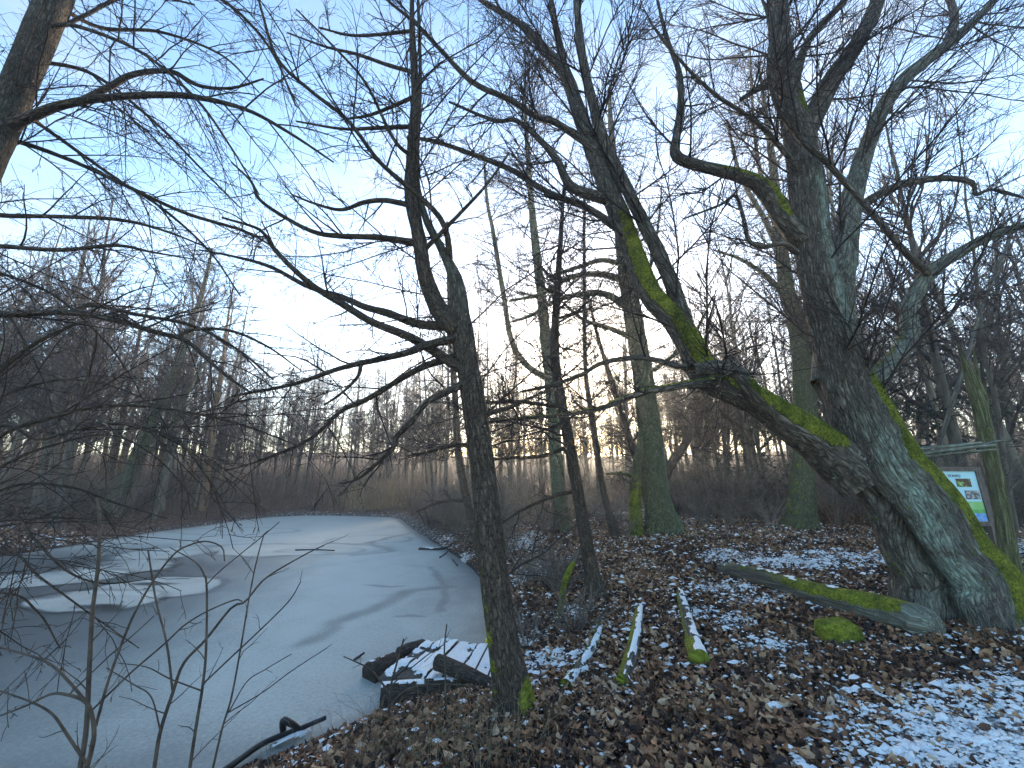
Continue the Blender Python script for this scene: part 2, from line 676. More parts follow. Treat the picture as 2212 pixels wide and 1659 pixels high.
def snow_map(x, y):
    """how much snow lies there, 0..1: trodden paths and open patches"""
    s = 0.20 + 0 * np.asarray(x, float)
    for a in [(2120, 1590, 1.5, .75, .2), (1950, 1640, .8, .35, .2), (2190, 1500, 1.0, .45, .2), (1700, 1215, 1.4, .75, -.3),
              (1850, 1205, 1.3, .8, -.2), (1570, 1200, .9, .6, .3), (1560, 1270, .7, .5, 0), (1640, 1300, .5, .35, 0),
              (1500, 1330, .5, .3, .2), (1330, 1108, 2.2, 1.0, -.6), (1400, 1102, 2.0, .7, -.2), (1170, 1430, .35, .6, .6),
              (1120, 1400, .5, .5, 0), (1130, 1170, .8, 1.4, 0), (1150, 1240, .6, .8, 0), (1240, 1330, .3, .3, 0),
              (2180, 1180, 1.5, 1.0, 0), (2150, 1130, 1.5, 1.2, 0), (1000, 1210, .5, .8, 0),
              (1590, 1345, .4, .3, 0), (1650, 1400, .35, .25, 0)]:
        s = np.maximum(s, 0.70 * blob(x, y, *a))
    sd = shore(x, y)
    s = np.maximum(s, 0.50 * sstep(2.2, 0.2, sd) * sstep(12, 16, y))
    s = np.maximum(s, 0.6 * sstep(0.7, 0.1, sd) * sstep(-2, 3, x))
    for a in [(1330, 1560, 1.1, .8, 0), (1000, 1590, 1.2, .5, 0), (1720, 1340, .5, .25, -.5), (1620, 1560, .5, .5, 0),
              (2000, 1440, .8, .25, 0)]:
        s = s * (1 - 0.75 * blob(x, y, *a))
    return s


def bare_map(x, y):
    """trodden bare soil"""
    s = 0 * np.asarray(x, float)
    for a in [(1850, 1480, .8, .35, .1), (2020, 1430, .9, .3, 0), (1640, 1400, .4, .35, 0), (1780, 1600, .5, .3, .2),
              (2150, 1600, 1.2, .7, .2), (1800, 1215, 1.3, .6, -.2)]:
        s = np.maximum(s, blob(x, y, *a))
    return s


def axis(parts):
    out = []
    for a, b, st in parts:
        out.append(np.linspace(a, b, max(2, int(round((b - a) / st)) + 1))[:-1])
    out.append([parts[-1][1]])
    return np.concatenate(out)


gx = axis([(-140, -40, 6), (-40, -12, 1.0), (-12, -1.5, 0.22), (-1.5, 8.5, 0.045), (8.5, 14, 0.2), (14, 40, 1.0), (40, 140, 6)])
gy = axis([(-12, 1.5, 1.2), (1.5, 9.5, 0.045), (9.5, 14, 0.1), (14, 34, 0.35), (34, 60, 1.5), (60, 180, 6)])
X, Y = np.meshgrid(gx, gy)
Zg = gz(X, Y)
SN = snow_map(X, Y)
near = (Y < 14) & (X > -2) & (X < 9)
fine = fbm(xy0(X * 14, Y * 14), 4, 33)
thr = sstep(0.62, 0.50, fine + 0.62 - np.clip(SN, 0, 1) * 0.62)
Zg = Zg + np.where(near, (fine - 0.5) * 0.03 + 0.012 * thr, 0)
nx, ny = len(gx), len(gy)
idx = (np.arange(ny - 1)[:, None] * nx + np.arange(nx - 1)[None])
F = np.stack([idx, idx + 1, idx + nx + 1, idx + nx], -1).reshape(-1, 4)

g = Mat('forest_floor', 0.95, 0.12)
q = g.coord()
sn = g.attr('snow')
far = g.attr('far')
soil = g.ramp(g.noise(q, 30, 5, 0.7), [(0.3, (0.022, 0.017, 0.015)), (0.55, (0.06, 0.046, 0.038)), (0.75, (0.12, 0.095, 0.08))])
vor = g.new('ShaderNodeTexVoronoi')
vor.inputs['Scale'].default_value = 14
g.l.new(q, vor.inputs['Vector'])
vr = g.new('ShaderNodeSeparateColor')
g.l.new(vor.outputs['Color'], vr.inputs[0])
litter = g.ramp(vr.outputs[0], [(0.0, (0.03, 0.02, 0.016)), (0.4, (0.085, 0.047, 0.03)), (0.7, (0.16, 0.088, 0.052)), (1.0, (0.27, 0.18, 0.115))])
litter = g.mix(g.noise(q, 2.5, 4), litter, g.mix(1.0, litter, (0.55, 0.5, 0.5), 'MULTIPLY'))
base = g.mix(g.attr('litter'), soil, litter)
nz1 = g.math('ADD', g.math('MULTIPLY', g.noise(q, 9, 6, 0.75), 0.75), g.math('MULTIPLY', g.noise(g.map(q, (9, 22, 9)), 4, 4, 0.7), 0.35))
msk = g.math('ADD', nz1, g.math('MULTIPLY', sn, 0.62))
msk = g.ramp(msk, [(0.88, 0.0), (0.97, 1.0)])
base = g.mix(msk, base, (0.78, 0.76, 0.72))
g.color(base)
g.bump(g.math('ADD', g.noise(q, 26, 5, 0.7), g.math('MULTIPLY', msk, 0.5)), 0.9, 0.03)
BARE = bare_map(X, Y)
lit = np.clip(1 - 0.85 * BARE, 0, 1) * sstep(0.05, 0.5, shore(X, Y))
ground = build('ground', np.stack([X, Y, Zg], -1), [F], g.m, attrs={'snow': SN.ravel(), 'litter': lit.ravel()})
tag(ground, kind='structure')

# ---------------------------------------------------------------- ice
ix = axis([(-23, -12, 0.25), (-12, 1.2, 0.055)])
iy = axis([(2.8, 12, 0.055), (12, 31, 0.11)])
XI, YI = np.meshgrid(ix, iy)
px_, py_, _ = project(np.stack([XI, YI, 0 * XI], -1))
wob = (fbm(xy0(XI * .5, YI * .5), 4, 5) - .5)
wx, wy = XI + wob * 1.3, YI + (fbm(xy0(XI * .45 + 9, YI * .45), 4, 6) - .5) * 1.3
dark = 0.0 * XI
edge = 0.0 * XI


def pool(px, py, rx, ry, soft=0.25):
    c = level(px, py)
    return np.sqrt(((wx - c[0]) / rx) ** 2 + ((wy - c[1]) / ry) ** 2)


# thawed and refrozen rounds: pale frosted lobes with a darker rim and centre
dark = np.maximum(dark, 0.75 * sstep(-3.2, -9, XI + 0.25 * (YI - 8)) * sstep(18, 12, YI + 2 * wob))
for (px, py, rx, ry) in [(360, 1195, 1.6, 1.3), (350, 1265, 1.25, .95), (250, 1225, 1.6, 1.0), (640, 1185, 3.2, 1.3), (700, 1187, 1.5, .6),
                         (180, 1300, 1.3, 0.8), (500, 1148, 3.0, 1.2), (90, 1250, 1.8, 1.0), (800, 1165, 1.6, 1.0)]:
    r = pool(px, py, rx, ry)
    dark = dark * (1 - 0.8 * sstep(1.02, 0.95, r)) + 0.25 * np.exp(-((r - 1.05) / 0.10) ** 2)
for (px, py, rx, ry, v) in [(330, 1262, .55, .16, .9), (375, 1221, .32, .12, 1.0), (205, 1315, .6, .22, 1.0), (120, 1345, 1.4, .4, .6),
                            (260, 1245, 1.0, .25, .55), (60, 1290, 1.2, .5, .6), (650, 1188, 1.2, .1, .4), (120, 1220, 2.2, .5, .6),
                            (30, 1235, 1.5, .4, .7), (900, 1330, .45, .1, .35), (830, 1270, .8, .10, .35), (130, 1390, 1.6, .5, .55)]:
    dark = np.maximum(dark, v * sstep(1.15, 0.5, pool(px, py, rx, ry)))
# winding grey seams near the bank
for (pts, w_) in [([(880, 1150), (800, 1170), (850, 1190), (760, 1200)], .18), ([(1000, 1270), (900, 1280), (820, 1310), (700, 1345), (640, 1400)], .22),
                  ([(930, 1230), (990, 1270), (970, 1320)], .14)]:
    Q = np.array([level(*p)[:2] for p in pts])
    dd = np.full(XI.shape, 9.0)
    for a, b in zip(Q[:-1], Q[1:]):
        d = b - a
        tt = np.clip(((wx - a[0]) * d[0] + (wy - a[1]) * d[1]) / (d @ d), 0, 1)
        dd = np.minimum(dd, np.hypot(wx - a[0] - tt * d[0], wy - a[1] - tt * d[1]))
    dark = np.maximum(dark, 0.38 * np.exp(-(dd / w_) ** 2))
sdi = np.abs(shore(XI, YI))
dark = np.maximum(dark, 0.5 * np.exp(-(sdi / 0.35) ** 2))
dark = np.maximum(dark, (.30 + .5 * wob) * np.exp(-sdi / 1.5) * sstep(-5, -1, XI))
dark = np.maximum(dark, 0.42 * sstep(5.6, 3.6, YI + 1.2 * wob))
keep = (shore(XI, YI) < 0.5).ravel()
nx2 = len(ix)
idx = (np.arange(len(iy) - 1)[:, None] * nx2 + np.arange(nx2 - 1)[None]).reshape(-1)
F = np.stack([idx, idx + 1, idx + nx2 + 1, idx + nx2], -1)
F = F[keep[F].any(1)]
used = np.unique(F)
rm = np.full(XI.size, -1)
rm[used] = np.arange(len(used))
ic = Mat('frosted_ice', 0.35, 0.5)
q = ic.coord()
dk = ic.attr('dark')
gr = ic.noise(q, 22, 6, 0.85)
cl = ic.noise(q, 0.9, 5, 0.6, 0.6)
fac = ic.math('ADD', dk, ic.math('MULTIPLY', ic.math('SUBTRACT', cl, 0.5), 0.45))
fac = ic.math('ADD', fac, ic.math('MULTIPLY', ic.math('SUBTRACT', gr, 0.5), 1.0))
ic.color(ic.ramp(fac, [(0.0, (0.43, 0.43, 0.37)), (0.3, (0.24, 0.24, 0.205)), (0.6, (0.11, 0.115, 0.105)), (1.0, (0.024, 0.028, 0.025))]))
ic.l.new(ic.ramp(fac, [(0.0, 0.62), (0.5, 0.48), (1.0, 0.3)]), ic.b.inputs['Roughness'])
ic.bump(ic.math('ADD', gr, ic.math('MULTIPLY', ic.noise(q, 130, 3, 0.7), 0.5)), 0.22, 0.01)
ice = build('pond_ice', np.stack([XI, YI, 0 * XI], -1).reshape(-1, 3)[used], [rm[F]], ic.m, attrs={'dark': dark.ravel()[used]})
tag(ice, kind='structure')
# ================================================================ trees one can tell apart
def limb_geo(geo, P, R, sides=14, moss=None, lichen=None, spots=None, lump=0.12, seed=0, flare=0.0, cap=False, ridge=0.0):
    """a limb with uneven girth; moss(p, n, t), lichen(...), spots(...) give the growth on it"""
    N = len(P)
    T, A, B = frames(P[None])
    A, B = A[0], B[0]
    ang = np.arange(sides) * 2 * math.pi / sides
    n = A[:, None] * np.cos(ang)[None, :, None] + B[:, None] * np.sin(ang)[None, :, None]
    L = np.concatenate([[0], np.cumsum(np.linalg.norm(np.diff(P, axis=0), axis=1))])
    q = np.stack([np.cos(ang)[None] * R[:, None], np.sin(ang)[None] * R[:, None], L[:, None] + 0 * ang[None]], -1)
    f = 1 + lump * 2 * (fbm(q / max(R.mean(), 1e-3) * np.array([0.8, 0.8, 0.35]), 3, seed) - 0.5)
    if ridge:
        f = f + ridge * (vnoise(q * np.array([26, 26, 5]) + seed, seed) - 0.5)
    if flare:
        e = np.exp(-L / (R[0] * 1.6))[:, None]
        f = f + flare * e * (0.55 + 0.45 * np.cos(ang * 4 + seed)[None])
    V = P[:, None] + n * (R[:, None] * f)[..., None]
    tt = (L / L[-1])[:, None] + 0 * ang[None]
    rc = R.mean()
    qa = np.stack([np.cos(ang)[None] * rc + 0 * L[:, None], np.sin(ang)[None] * rc + 0 * L[:, None], L[:, None] + 0 * ang[None]], -1) + seed * 3.7
    at_ = {'bark': qa.reshape(-1, 3)}
    for k, fn in (('moss', moss), ('lichen', lichen), ('spots', spots)):
        at_[k] = (fn(V, n, tt) + 0 * tt).ravel() if fn is not None else np.zeros(N * sides)
    i = (np.arange(N - 1) * sides)[:, None]
    j = np.arange(sides)[None]
    j2 = (j + 1) % sides
    F4 = np.stack([i + j, i + j2, i + sides + j2, i + sides + j], -1).reshape(-1, 4)
    V = V.reshape(-1, 3)
    F3 = None
    if cap:
        m = len(V)
        V = np.vstack([V, P[0] - (P[1] - P[0]) * 0.02, P[-1]])
        jj = np.arange(sides)
        F3 = np.concatenate([np.stack([np.full(sides, m), (jj + 1) % sides, jj], -1),
                             np.stack([np.full(sides, m + 1), (N - 1) * sides + jj, (N - 1) * sides + (jj + 1) % sides], -1)])
        for k in at_:
            at_[k] = np.concatenate([at_[k], at_[k][:1], at_[k][-1:]])
    geo.add(V, F3, F4, **at_)


def up_moss(gain=1.0, lo=0.35, t0=0.0, t1=1.0):
    return lambda V, n, t: gain * sstep(lo, lo + 0.5, n[..., 2]) * (t >= t0) * sstep(t1 + 0.08, t1 - 0.08, t)


def generations(limbs, cfgs, seed, do_cull=True):
    """limbs: list of (P, R); returns list of generations [(P, R)]"""
    P = np.stack([spline(p, r, 20)[0] for p, r in limbs])
    R = np.stack([spline(p, r, 20)[1] for p, r in limbs])
    out = []
    for i, c in enumerate(cfgs):
        c = dict(c)
        src = c.pop('src', None)
        if src == 'all':
            Ps = [(P, R)] if not out else [out[-1], out[-2] if len(out) > 1 else (P, R)]
        else:
            Ps = [(P, R)] if not out else [out[-1]]
        acc = [spawn(a, b, seed=seed * 31 + i * 7 + k, **c) for k, (a, b) in enumerate(Ps)]
        if len({a.shape[1] for a, b in acc}) == 1:
            a = np.concatenate([x[0] for x in acc])
            b = np.concatenate([x[1] for x in acc])
        if do_cull:
            a, b = cull(a, b)
        out.append((a, b))
    return out


def crown_of(root, limbs, cfgs, seed, mats, sides=(6, 4, 3, 3), names=('crown',), split_last=None, do_cull=True):
    gens = generations(limbs, cfgs, seed, do_cull)
    g = Geo()
    for i, (a, b) in enumerate(gens):
        if split_last is not None and i == len(gens) - 1:
            g2 = Geo()
            tubes(g2, a, b, 4)
            if g2.n:
                tag(g2.obj(split_last[0], split_last[1], root), kind='stuff')
        else:
            tubes(g, a, b, sides[min(i, len(sides) - 1)])
    if g.n:
        g.obj('crown', mats, root)
    return gens


def traced_tree(name, label, trunk, limbs, mat, seed, base_px=None, moss=None, lichen=None, spots=None, cfgs=(), flare=0.35,
                sides=16, D=None, group=None, limb_moss=None, mats=None, split_last=None, cat='tree', grow_on_trunk=True, bury=0.12):
    if base_px is not None:
        b = ground_at(*base_px)
        D = b[1]
    P, R = trace(trunk, 60, D)
    if base_px is not None:
        P = np.vstack([P[0] + np.array([0, 0, -bury]), P])
        R = np.concatenate([[R[0] * 1.08], R])
    root = thing(name, label, cat, tuple(P[0] + np.array([0, 0, bury if base_px is not None else 0])), group)
    g = Geo()
    limb_geo(g, P, R, sides, moss, lichen, spots, seed=seed, flare=flare, ridge=0.06)
    g.obj('trunk', mat, root)
    lb = [(P, R)] if grow_on_trunk else []
    for i, s in enumerate(limbs):
        p, r = trace(s, 36, D)
        g = Geo()
        limb_geo(g, p, r, 9, limb_moss, None, spots, seed=seed + 5 + i, lump=0.15)
        g.obj('limb', mat, root)
        lb.append((p, r))
    if cfgs:
        crown_of(root, lb, cfgs, seed, mats or M['twig'], split_last=split_last)
    return root, lb


# ---------------------------------------------------------------- the great leaning tree
BD = 5.25
bt = [(2078, 1345, 300), (2066, 1300, 283), (2050, 1240, 268), (2012, 1180, 232), (1974, 1100, 212), (1940, 1050, 198), (1905, 1000, 182),
      (1862, 900, 148), (1824, 800, 112), (1796, 700, 100), (1770, 600, 90), (1752, 500, 82), (1741, 400, 80), (1727, 300, 70),
      (1708, 220, 58), (1692, 130, 52), (1682, 50, 48), (1676, -40, 42), (1668, -140, 34)]
P, R = trace([(a, b, c, BD - 0.0003 * (1345 - b) * 0.5) for a, b, c in bt], 330)
R = R * 0.93
P[0:1] += np.array([0, 0, -0.12])
SEG = 230
T = np.gradient(P, axis=0)
T /= np.linalg.norm(T, axis=1, keepdims=True)
view = np.array([0, 0, EYE]) - P
A = np.cross(view, T)
A /= np.linalg.norm(A, axis=1, keepdims=True)
if (A @ np.array([1.0, 0, 0])).mean() < 0:
    A = -A
B = np.cross(A, T)
B *= np.sign((B * view).sum(1))[:, None]
ang = np.arange(SEG) * 2 * math.pi / SEG
n = A[:, None] * np.cos(ang)[None, :, None] + B[:, None] * np.sin(ang)[None, :, None]
L = np.concatenate([[0], np.cumsum(np.linalg.norm(np.diff(P, axis=0), axis=1))])
_, yy, _ = project(P)
gf = np.interp(yy, [880, 940, 1000, 1053, 1106, 1172, 1239, 1313, 1345], [-.75, -.70, -.62, -.55, -.42, -.26, -.22, -.08, -.05])
th0 = np.arccos(np.clip(gf, -1, 1))[:, None]
gd = sstep(900, 1010, yy)[:, None]
dth = (ang[None] - th0 + math.pi) % (2 * math.pi) - math.pi
wid = np.interp(yy, [900, 1345], [0.10, 0.20])[:, None]
f = 1 - gd * 0.46 * np.exp(-(dth / (wid * .8)) ** 2) + gd * 0.06 * np.exp(-((np.abs(dth) - 0.5) / 0.3) ** 2)
q = np.stack([np.cos(ang)[None] * R[:, None], np.sin(ang)[None] * R[:, None], L[:, None] + 0 * ang[None]], -1)
f = f + 0.12 * (fbm(q * np.array([2.6, 2.6, 0.8]), 3, 5) - 0.5)
fl = np.exp(-L / 0.30)[:, None]
f = f + 0.22 * fl * (0.4 + 0.6 * np.cos(5 * ang + 0.7)[None] ** 2)
# knot where a branch was lost
kn = np.exp(-(((yy[:, None] - 845) / 26) ** 2 + ((ang[None] - 2.2) / 0.28) ** 2))
f = f + 0.16 * kn - 0.22 * np.exp(-(((yy[:, None] - 845) / 12) ** 2 + ((ang[None] - 2.2) / 0.13) ** 2))
wq = q + 0.05 * (fbm(q * 5, 2, 9)[..., None] - 0.5)
rdg = 1 - np.abs(2 * vnoise(wq * np.array([14, 14, 3.0]), 41) - 1)
rdg2 = np.abs(2 * vnoise(wq * np.array([30, 30, 6.0]), 43) - 1)
disp = 0.007 * (rdg - 0.6) + 0.013 * (np.minimum(rdg2 * 2.2, 1) - 0.7)
V = P[:, None] + n * (R[:, None] * f + disp)[..., None]
fx = np.cos(ang)[None] + 0 * L[:, None]
front = (np.sin(ang)[None] > -0.5)
nzz = fbm(q * 3.0, 3, 77)
side_top = n[..., 2] + 0.5 * fx
yb = yy[:, None] + 0 * fx
moss = sstep(0.66, 0.92, fx + 0.3 * (nzz - .5)) * sstep(790, 850, yb) * 0.98
moss = np.maximum(moss, 0.62 * sstep(1200, 1330, yb) * sstep(0.35, 0.9, fx))
moss = np.maximum(moss, 0.55 * np.exp(-((yb - 235) / 45) ** 2) * sstep(0.2, 0.9, fx))
moss = np.maximum(moss, 0.35 * sstep(0.3, 0.8, nzz) * sstep(880, 980, yb))
lichen = np.exp(-((fx - 0.18 - 0.0012 * (1100 - yb)) / 0.34) ** 2) * sstep(900, 980, yb) * sstep(1330, 1240, yb)
lichen = np.maximum(lichen, 0.35 * sstep(0.45, 0.7, nzz) * sstep(850, 950, yb))
spots = sstep(780, 640, yb) * sstep(150, 330, yb) * sstep(-0.3, 0.5, fx + nzz - 0.5)
lichen = np.maximum(lichen, 0.8 * np.exp(-((fx - 0.75) / 0.2) ** 2) * sstep(800, 700, yb) * sstep(350, 420, yb))
i = (np.arange(len(P) - 1) * SEG)[:, None]
j = np.arange(SEG)[None]
j2 = (j + 1) % SEG
F4 = np.stack([i + j, i + j2, i + SEG + j2, i + SEG + j], -1).reshape(-1, 4)
maple = thing('leaning_tree', 'huge leaning mossy tree with furrowed split trunk and spreading limbs', 'tree', tuple(ground_at(2066, 1325)))
build('trunk', V.reshape(-1, 3), [F4], M['oak'], maple, attrs={
    'bark': (q + 5).reshape(-1, 3), 'moss': moss.ravel(), 'lichen': lichen.ravel(), 'spots': spots.ravel()})
limb_specs = [
    # the mossy limb that leaves to the left and turns upward
    ([(1850, 1030, 120, 5.3), (1765, 955, 98, 5.2), (1690, 905, 84, 5.12), (1625, 862, 72, 5.05), (1565, 832, 72, 4.95), (1515, 797, 66, 4.9),
      (1490, 745, 60, 4.9), (1456, 690, 56, 4.95), (1405, 636, 50, 5.0), (1364, 533, 46, 5.1), (1324, 433, 42, 5.2), (1284, 333, 36, 5.3),
      (1247, 233, 30, 5.4), (1220, 157, 27, 5.45), (1184, 115, 20, 5.5), (1120, 50, 14, 5.6), (1040, 0, 10, 5.7), (980, -60, 6, 5.8)], 'A'),
    ([(1492, 745, 44, 4.9), (1464, 653, 36, 4.9), (1447, 603, 32, 4.92), (1424, 550, 30, 4.95), (1365, 430, 27, 5.0), (1304, 300, 24, 5.1),
      (1275, 200, 20, 5.2), (1257, 117, 19, 5.25), (1245, 0, 14, 5.3), (1240, -80, 10, 5.3)], 'n'),
    ([(1222, 160, 20, 5.45), (1208, 95, 16, 5.5), (1190, 0, 11, 5.6), (1175, -70, 7, 5.6)], 'n'),
    ([(1655, 885, 40, 4.92), (1622, 845, 46, 4.82), (1585, 805, 46, 4.78), (1535, 795, 38, 4.75), (1495, 800, 28, 4.7)], 'A'),
    ([(1545, 825, 30, 4.8), (1474, 832, 18, 4.7), (1371, 853, 15, 4.7), (1303, 880, 12, 4.75), (1220, 896, 10, 4.8), (1130, 903, 8, 4.9), (1045, 912, 5, 5.0)], 'm'),
    ([(1515, 798, 22, 4.85), (1474, 793, 15, 4.9), (1387, 773, 13, 5.0), (1304, 783, 11, 5.1), (1254, 810, 10, 5.2), (1187, 833, 8, 5.2), (1127, 846, 6, 5.3)], 'n'),
    ([(1305, 385, 18, 5.25), (1290, 330, 17, 5.2), (1204, 267, 14, 5.1), (1154, 250, 13, 5.0), (1104, 217, 12, 4.9), (1020, 177, 11, 4.8), (954, 110, 9, 4.7),
      (897, 50, 8, 4.6), (837, 0, 6, 4.5), (790, -50, 5, 4.5)], 'n'),
    ([(1342, 500, 18, 5.1), (1270, 450, 15, 5.2), (1187, 417, 13, 5.3), (1104, 367, 12, 5.4), (1020, 333, 10, 5.4), (944, 307, 9, 5.4), (880, 295, 6, 5.4)], 'n'),
    ([(1310, 430, 26, 5.2), (1244, 410, 22, 5.0), (1220, 383, 18, 4.95), (1204, 347, 16, 4.9), (1164, 300, 12, 4.85), (1114, 260, 10, 4.8), (1067, 260, 8, 4.8), (970, 220, 5, 4.8)], 'n'),
    ([(1733, 300, 50, 5.1), (1765, 235, 50, 5.08), (1800, 170, 44, 5.05), (1850, 95, 38, 5.0), (1880, 40, 36, 5.0), (1905, -30, 32, 5.0), (1930, -110, 26, 5.0)], 'm'),
    ([(1715, 190, 22, 5.1), (1735, 110, 18, 5.2), (1768, 60, 18, 5.3), (1825, 0, 15, 5.4), (1860, -60, 10, 5.4)], 'n'),
    ([(1785, 830, 70, 5.4), (1806, 690, 66, 5.5), (1820, 560, 58, 5.55), (1830, 480, 52, 5.6), (1850, 390, 44, 5.65), (1875, 310, 38, 5.7), (1915, 220, 34, 5.75),
      (1965, 160, 32, 5.8), (2035, 105, 30, 5.85), (2090, 60, 22, 5.9), (2150, 0, 18, 5.95), (2200, -50, 14, 6.0)], 's'),
    ([(2040, 103, 20, 5.8), (2062, 40, 18, 5.8), (2045, -20, 14, 5.8), (2030, -90, 9, 5.8)], 'n'),
    ([(1865, 825, 60, 5.3), (1905, 800, 46, 5.35), (1940, 765, 42, 5.4), (1965, 720, 38, 5.45), (1964, 670, 36, 5.5), (1985, 620, 36, 5.5), (2020, 580, 34, 5.5),
      (2075, 545, 28, 5.4), (2140, 510, 24, 5.3), (2230, 480, 20, 5.2), (2330, 430, 14, 5.1)], 's'),
    ([(2005, 590, 20, 5.4), (1960, 550, 16, 5.2), (1900, 480, 15, 5.0), (1840, 410, 14, 4.9), (1780, 345, 14, 4.8), (1730, 300, 13, 4.7), (1680, 230, 13, 4.6),
      (1662, 150, 12, 4.6), (1665, 60, 8, 4.6), (1640, -20, 5, 4.6)], 'n'),
    ([(1730, 520, 42, 5.1), (1690, 470, 42, 5.0), (1665, 425, 42, 4.95), (1635, 395, 34, 4.9), (1580, 375, 28, 4.85), (1500, 355, 24, 4.8), (1460, 335, 22, 4.8),
      (1462, 290, 18, 4.8), (1470, 230, 16, 4.8), (1468, 160, 12, 4.8), (1440, 80, 9, 4.8), (1420, 0, 6, 4.8)], 'E'),
    ([(1845, 460, 28, 5.6), (1890, 425, 22, 5.5), (1960, 395, 20, 5.4), (2040, 385, 16, 5.3), (2100, 395, 14, 5.2), (2108, 420, 10, 5.2), (2150, 410, 8, 5.2), (2250, 440, 5, 5.2)], 'n'),
    ([(1705, 215, 22, 5.05), (1670, 185, 18, 4.9), (1640, 190, 16, 4.85), (1600, 215, 8, 4.8)], 'm'),
    ([(1720, 545, 16, 5.05), (1691, 527, 12, 4.95), (1648, 533, 11, 4.9), (1618, 520, 10, 4.85), (1605, 467, 9, 4.8), (1588, 423, 8, 4.8), (1555, 443, 6, 4.8), (1475, 473, 4, 4.8)], 'n'),
    ([(1740, 380, 16, 5.0), (1640, 270, 10, 4.8), (1540, 200, 8, 4.7), (1460, 120, 6, 4.6), (1400, 40, 4, 4.6)], 'n'),
]
lb = [(P[::8], R[::8])]
for k, (s, kind) in enumerate(limb_specs):
    p, r = trace(s, 90 if kind in 'AE' else 54)
    ms = {'A': lambda V, n, t: 1.0 * sstep(-0.05, 0.55, .85 * n[..., 2] - .5 * n[..., 1]) * sstep(0.52, 0.30, t) * sstep(0.02, 0.07, t) + 0.5 * sstep(0.3, 0.9, n[..., 2]) * (t > 0.3) * sstep(.75, .5, t),
          'm': up_moss(0.8, 0.25), 'n': up_moss(0.35, 0.3),
          's': up_moss(0.42, 0.2), 'E': lambda V, n, t: 1.0 * sstep(-0.5, 0.0, n[..., 2]) * sstep(0.36, 0.26, t) * sstep(.05, .1, t) + 0.4 * sstep(0.3, 0.9, n[..., 2])}[kind]
    g = Geo()
    limb_geo(g, p, r, 26 if kind in 'AEs' else 12, ms, (lambda V, n, t: 0.35 + 0 * t) if kind in 's' else None,
             (lambda V, n, t: 0.8 + 0 * t) if kind in 'sA' else None, seed=60 + k, lump=0.16, ridge=0.10)
    g.obj('limb', M['oak'], maple)
    lb.append((p[::3], r[::3]))
TW = [dict(dens=2.6, t=(0.18, 1), ang=(30, 75), lf=0.45, lmin=0.7, lmax=2.8, N=7, rf=0.42, up=0.06, jit=0.11, rmax=0.016, tip=0.004),
      dict(dens=5.0, t=(0.08, 1), ang=(25, 60), lf=0.48, lmin=0.35, lmax=1.3, N=5, rf=0.6, up=0.05, jit=0.09, rmax=0.007, tip=0.0028),
      dict(dens=9.0, t=(0.08, 1), ang=(25, 55), lf=0.45, lmin=0.14, lmax=0.55, N=3, rf=0.7, up=0.04, jit=0.10, rmin=0.0024, tip=0.002, src='all')]
crown_of(maple, lb, TW, 3, M['twig'])

# ---------------------------------------------------------------- the alder by the landing
AL = [dict(dens=3.4, t=(0.12, 1), ang=(35, 75), lf=0.36, lmin=0.45, lmax=2.0, N=7, rf=0.45, up=-0.02, jit=0.12, rmax=0.010, tip=0.003),
      dict(dens=6.0, t=(0.08, 1), ang=(30, 65), lf=0.45, lmin=0.22, lmax=0.9, N=5, rf=0.6, up=-0.03, jit=0.13, rmax=0.005, tip=0.002),
      dict(dens=8.5, t=(0.08, 1), ang=(30, 65), lf=0.40, lmin=0.08, lmax=0.30, N=3, rf=0.7, up=-0.05, jit=0.18, rmin=0.0018, tip=0.0016, src='all'),
      dict(dens=5.5, t=(0.35, 1.0), ang=(30, 90), N=3, fixed=(0.02, 0.042), rf=3.0, rmin=0.0045, rmax=0.006, tip=0.003, up=-0.6, jit=0.1)]
tr = [(1113, 1545, 88), (1105, 1480, 74), (1090, 1400, 68), (1075, 1300, 64), (1062, 1200, 61), (1052, 1100, 58), (1042, 1000, 54), (1030, 920, 50),
      (1018, 840, 50), (1005, 760, 48), (996, 690, 44), (991, 640, 36), (985, 605, 31), (970, 570, 22), (945, 520, 18), (924, 483, 16), (905, 420, 13),
      (899, 350, 12), (905, 250, 10), (908, 150, 8), (903, 0, 6), (900, -80, 4)]
b0 = ground_at(1115, 1543)
FD = b0[1]
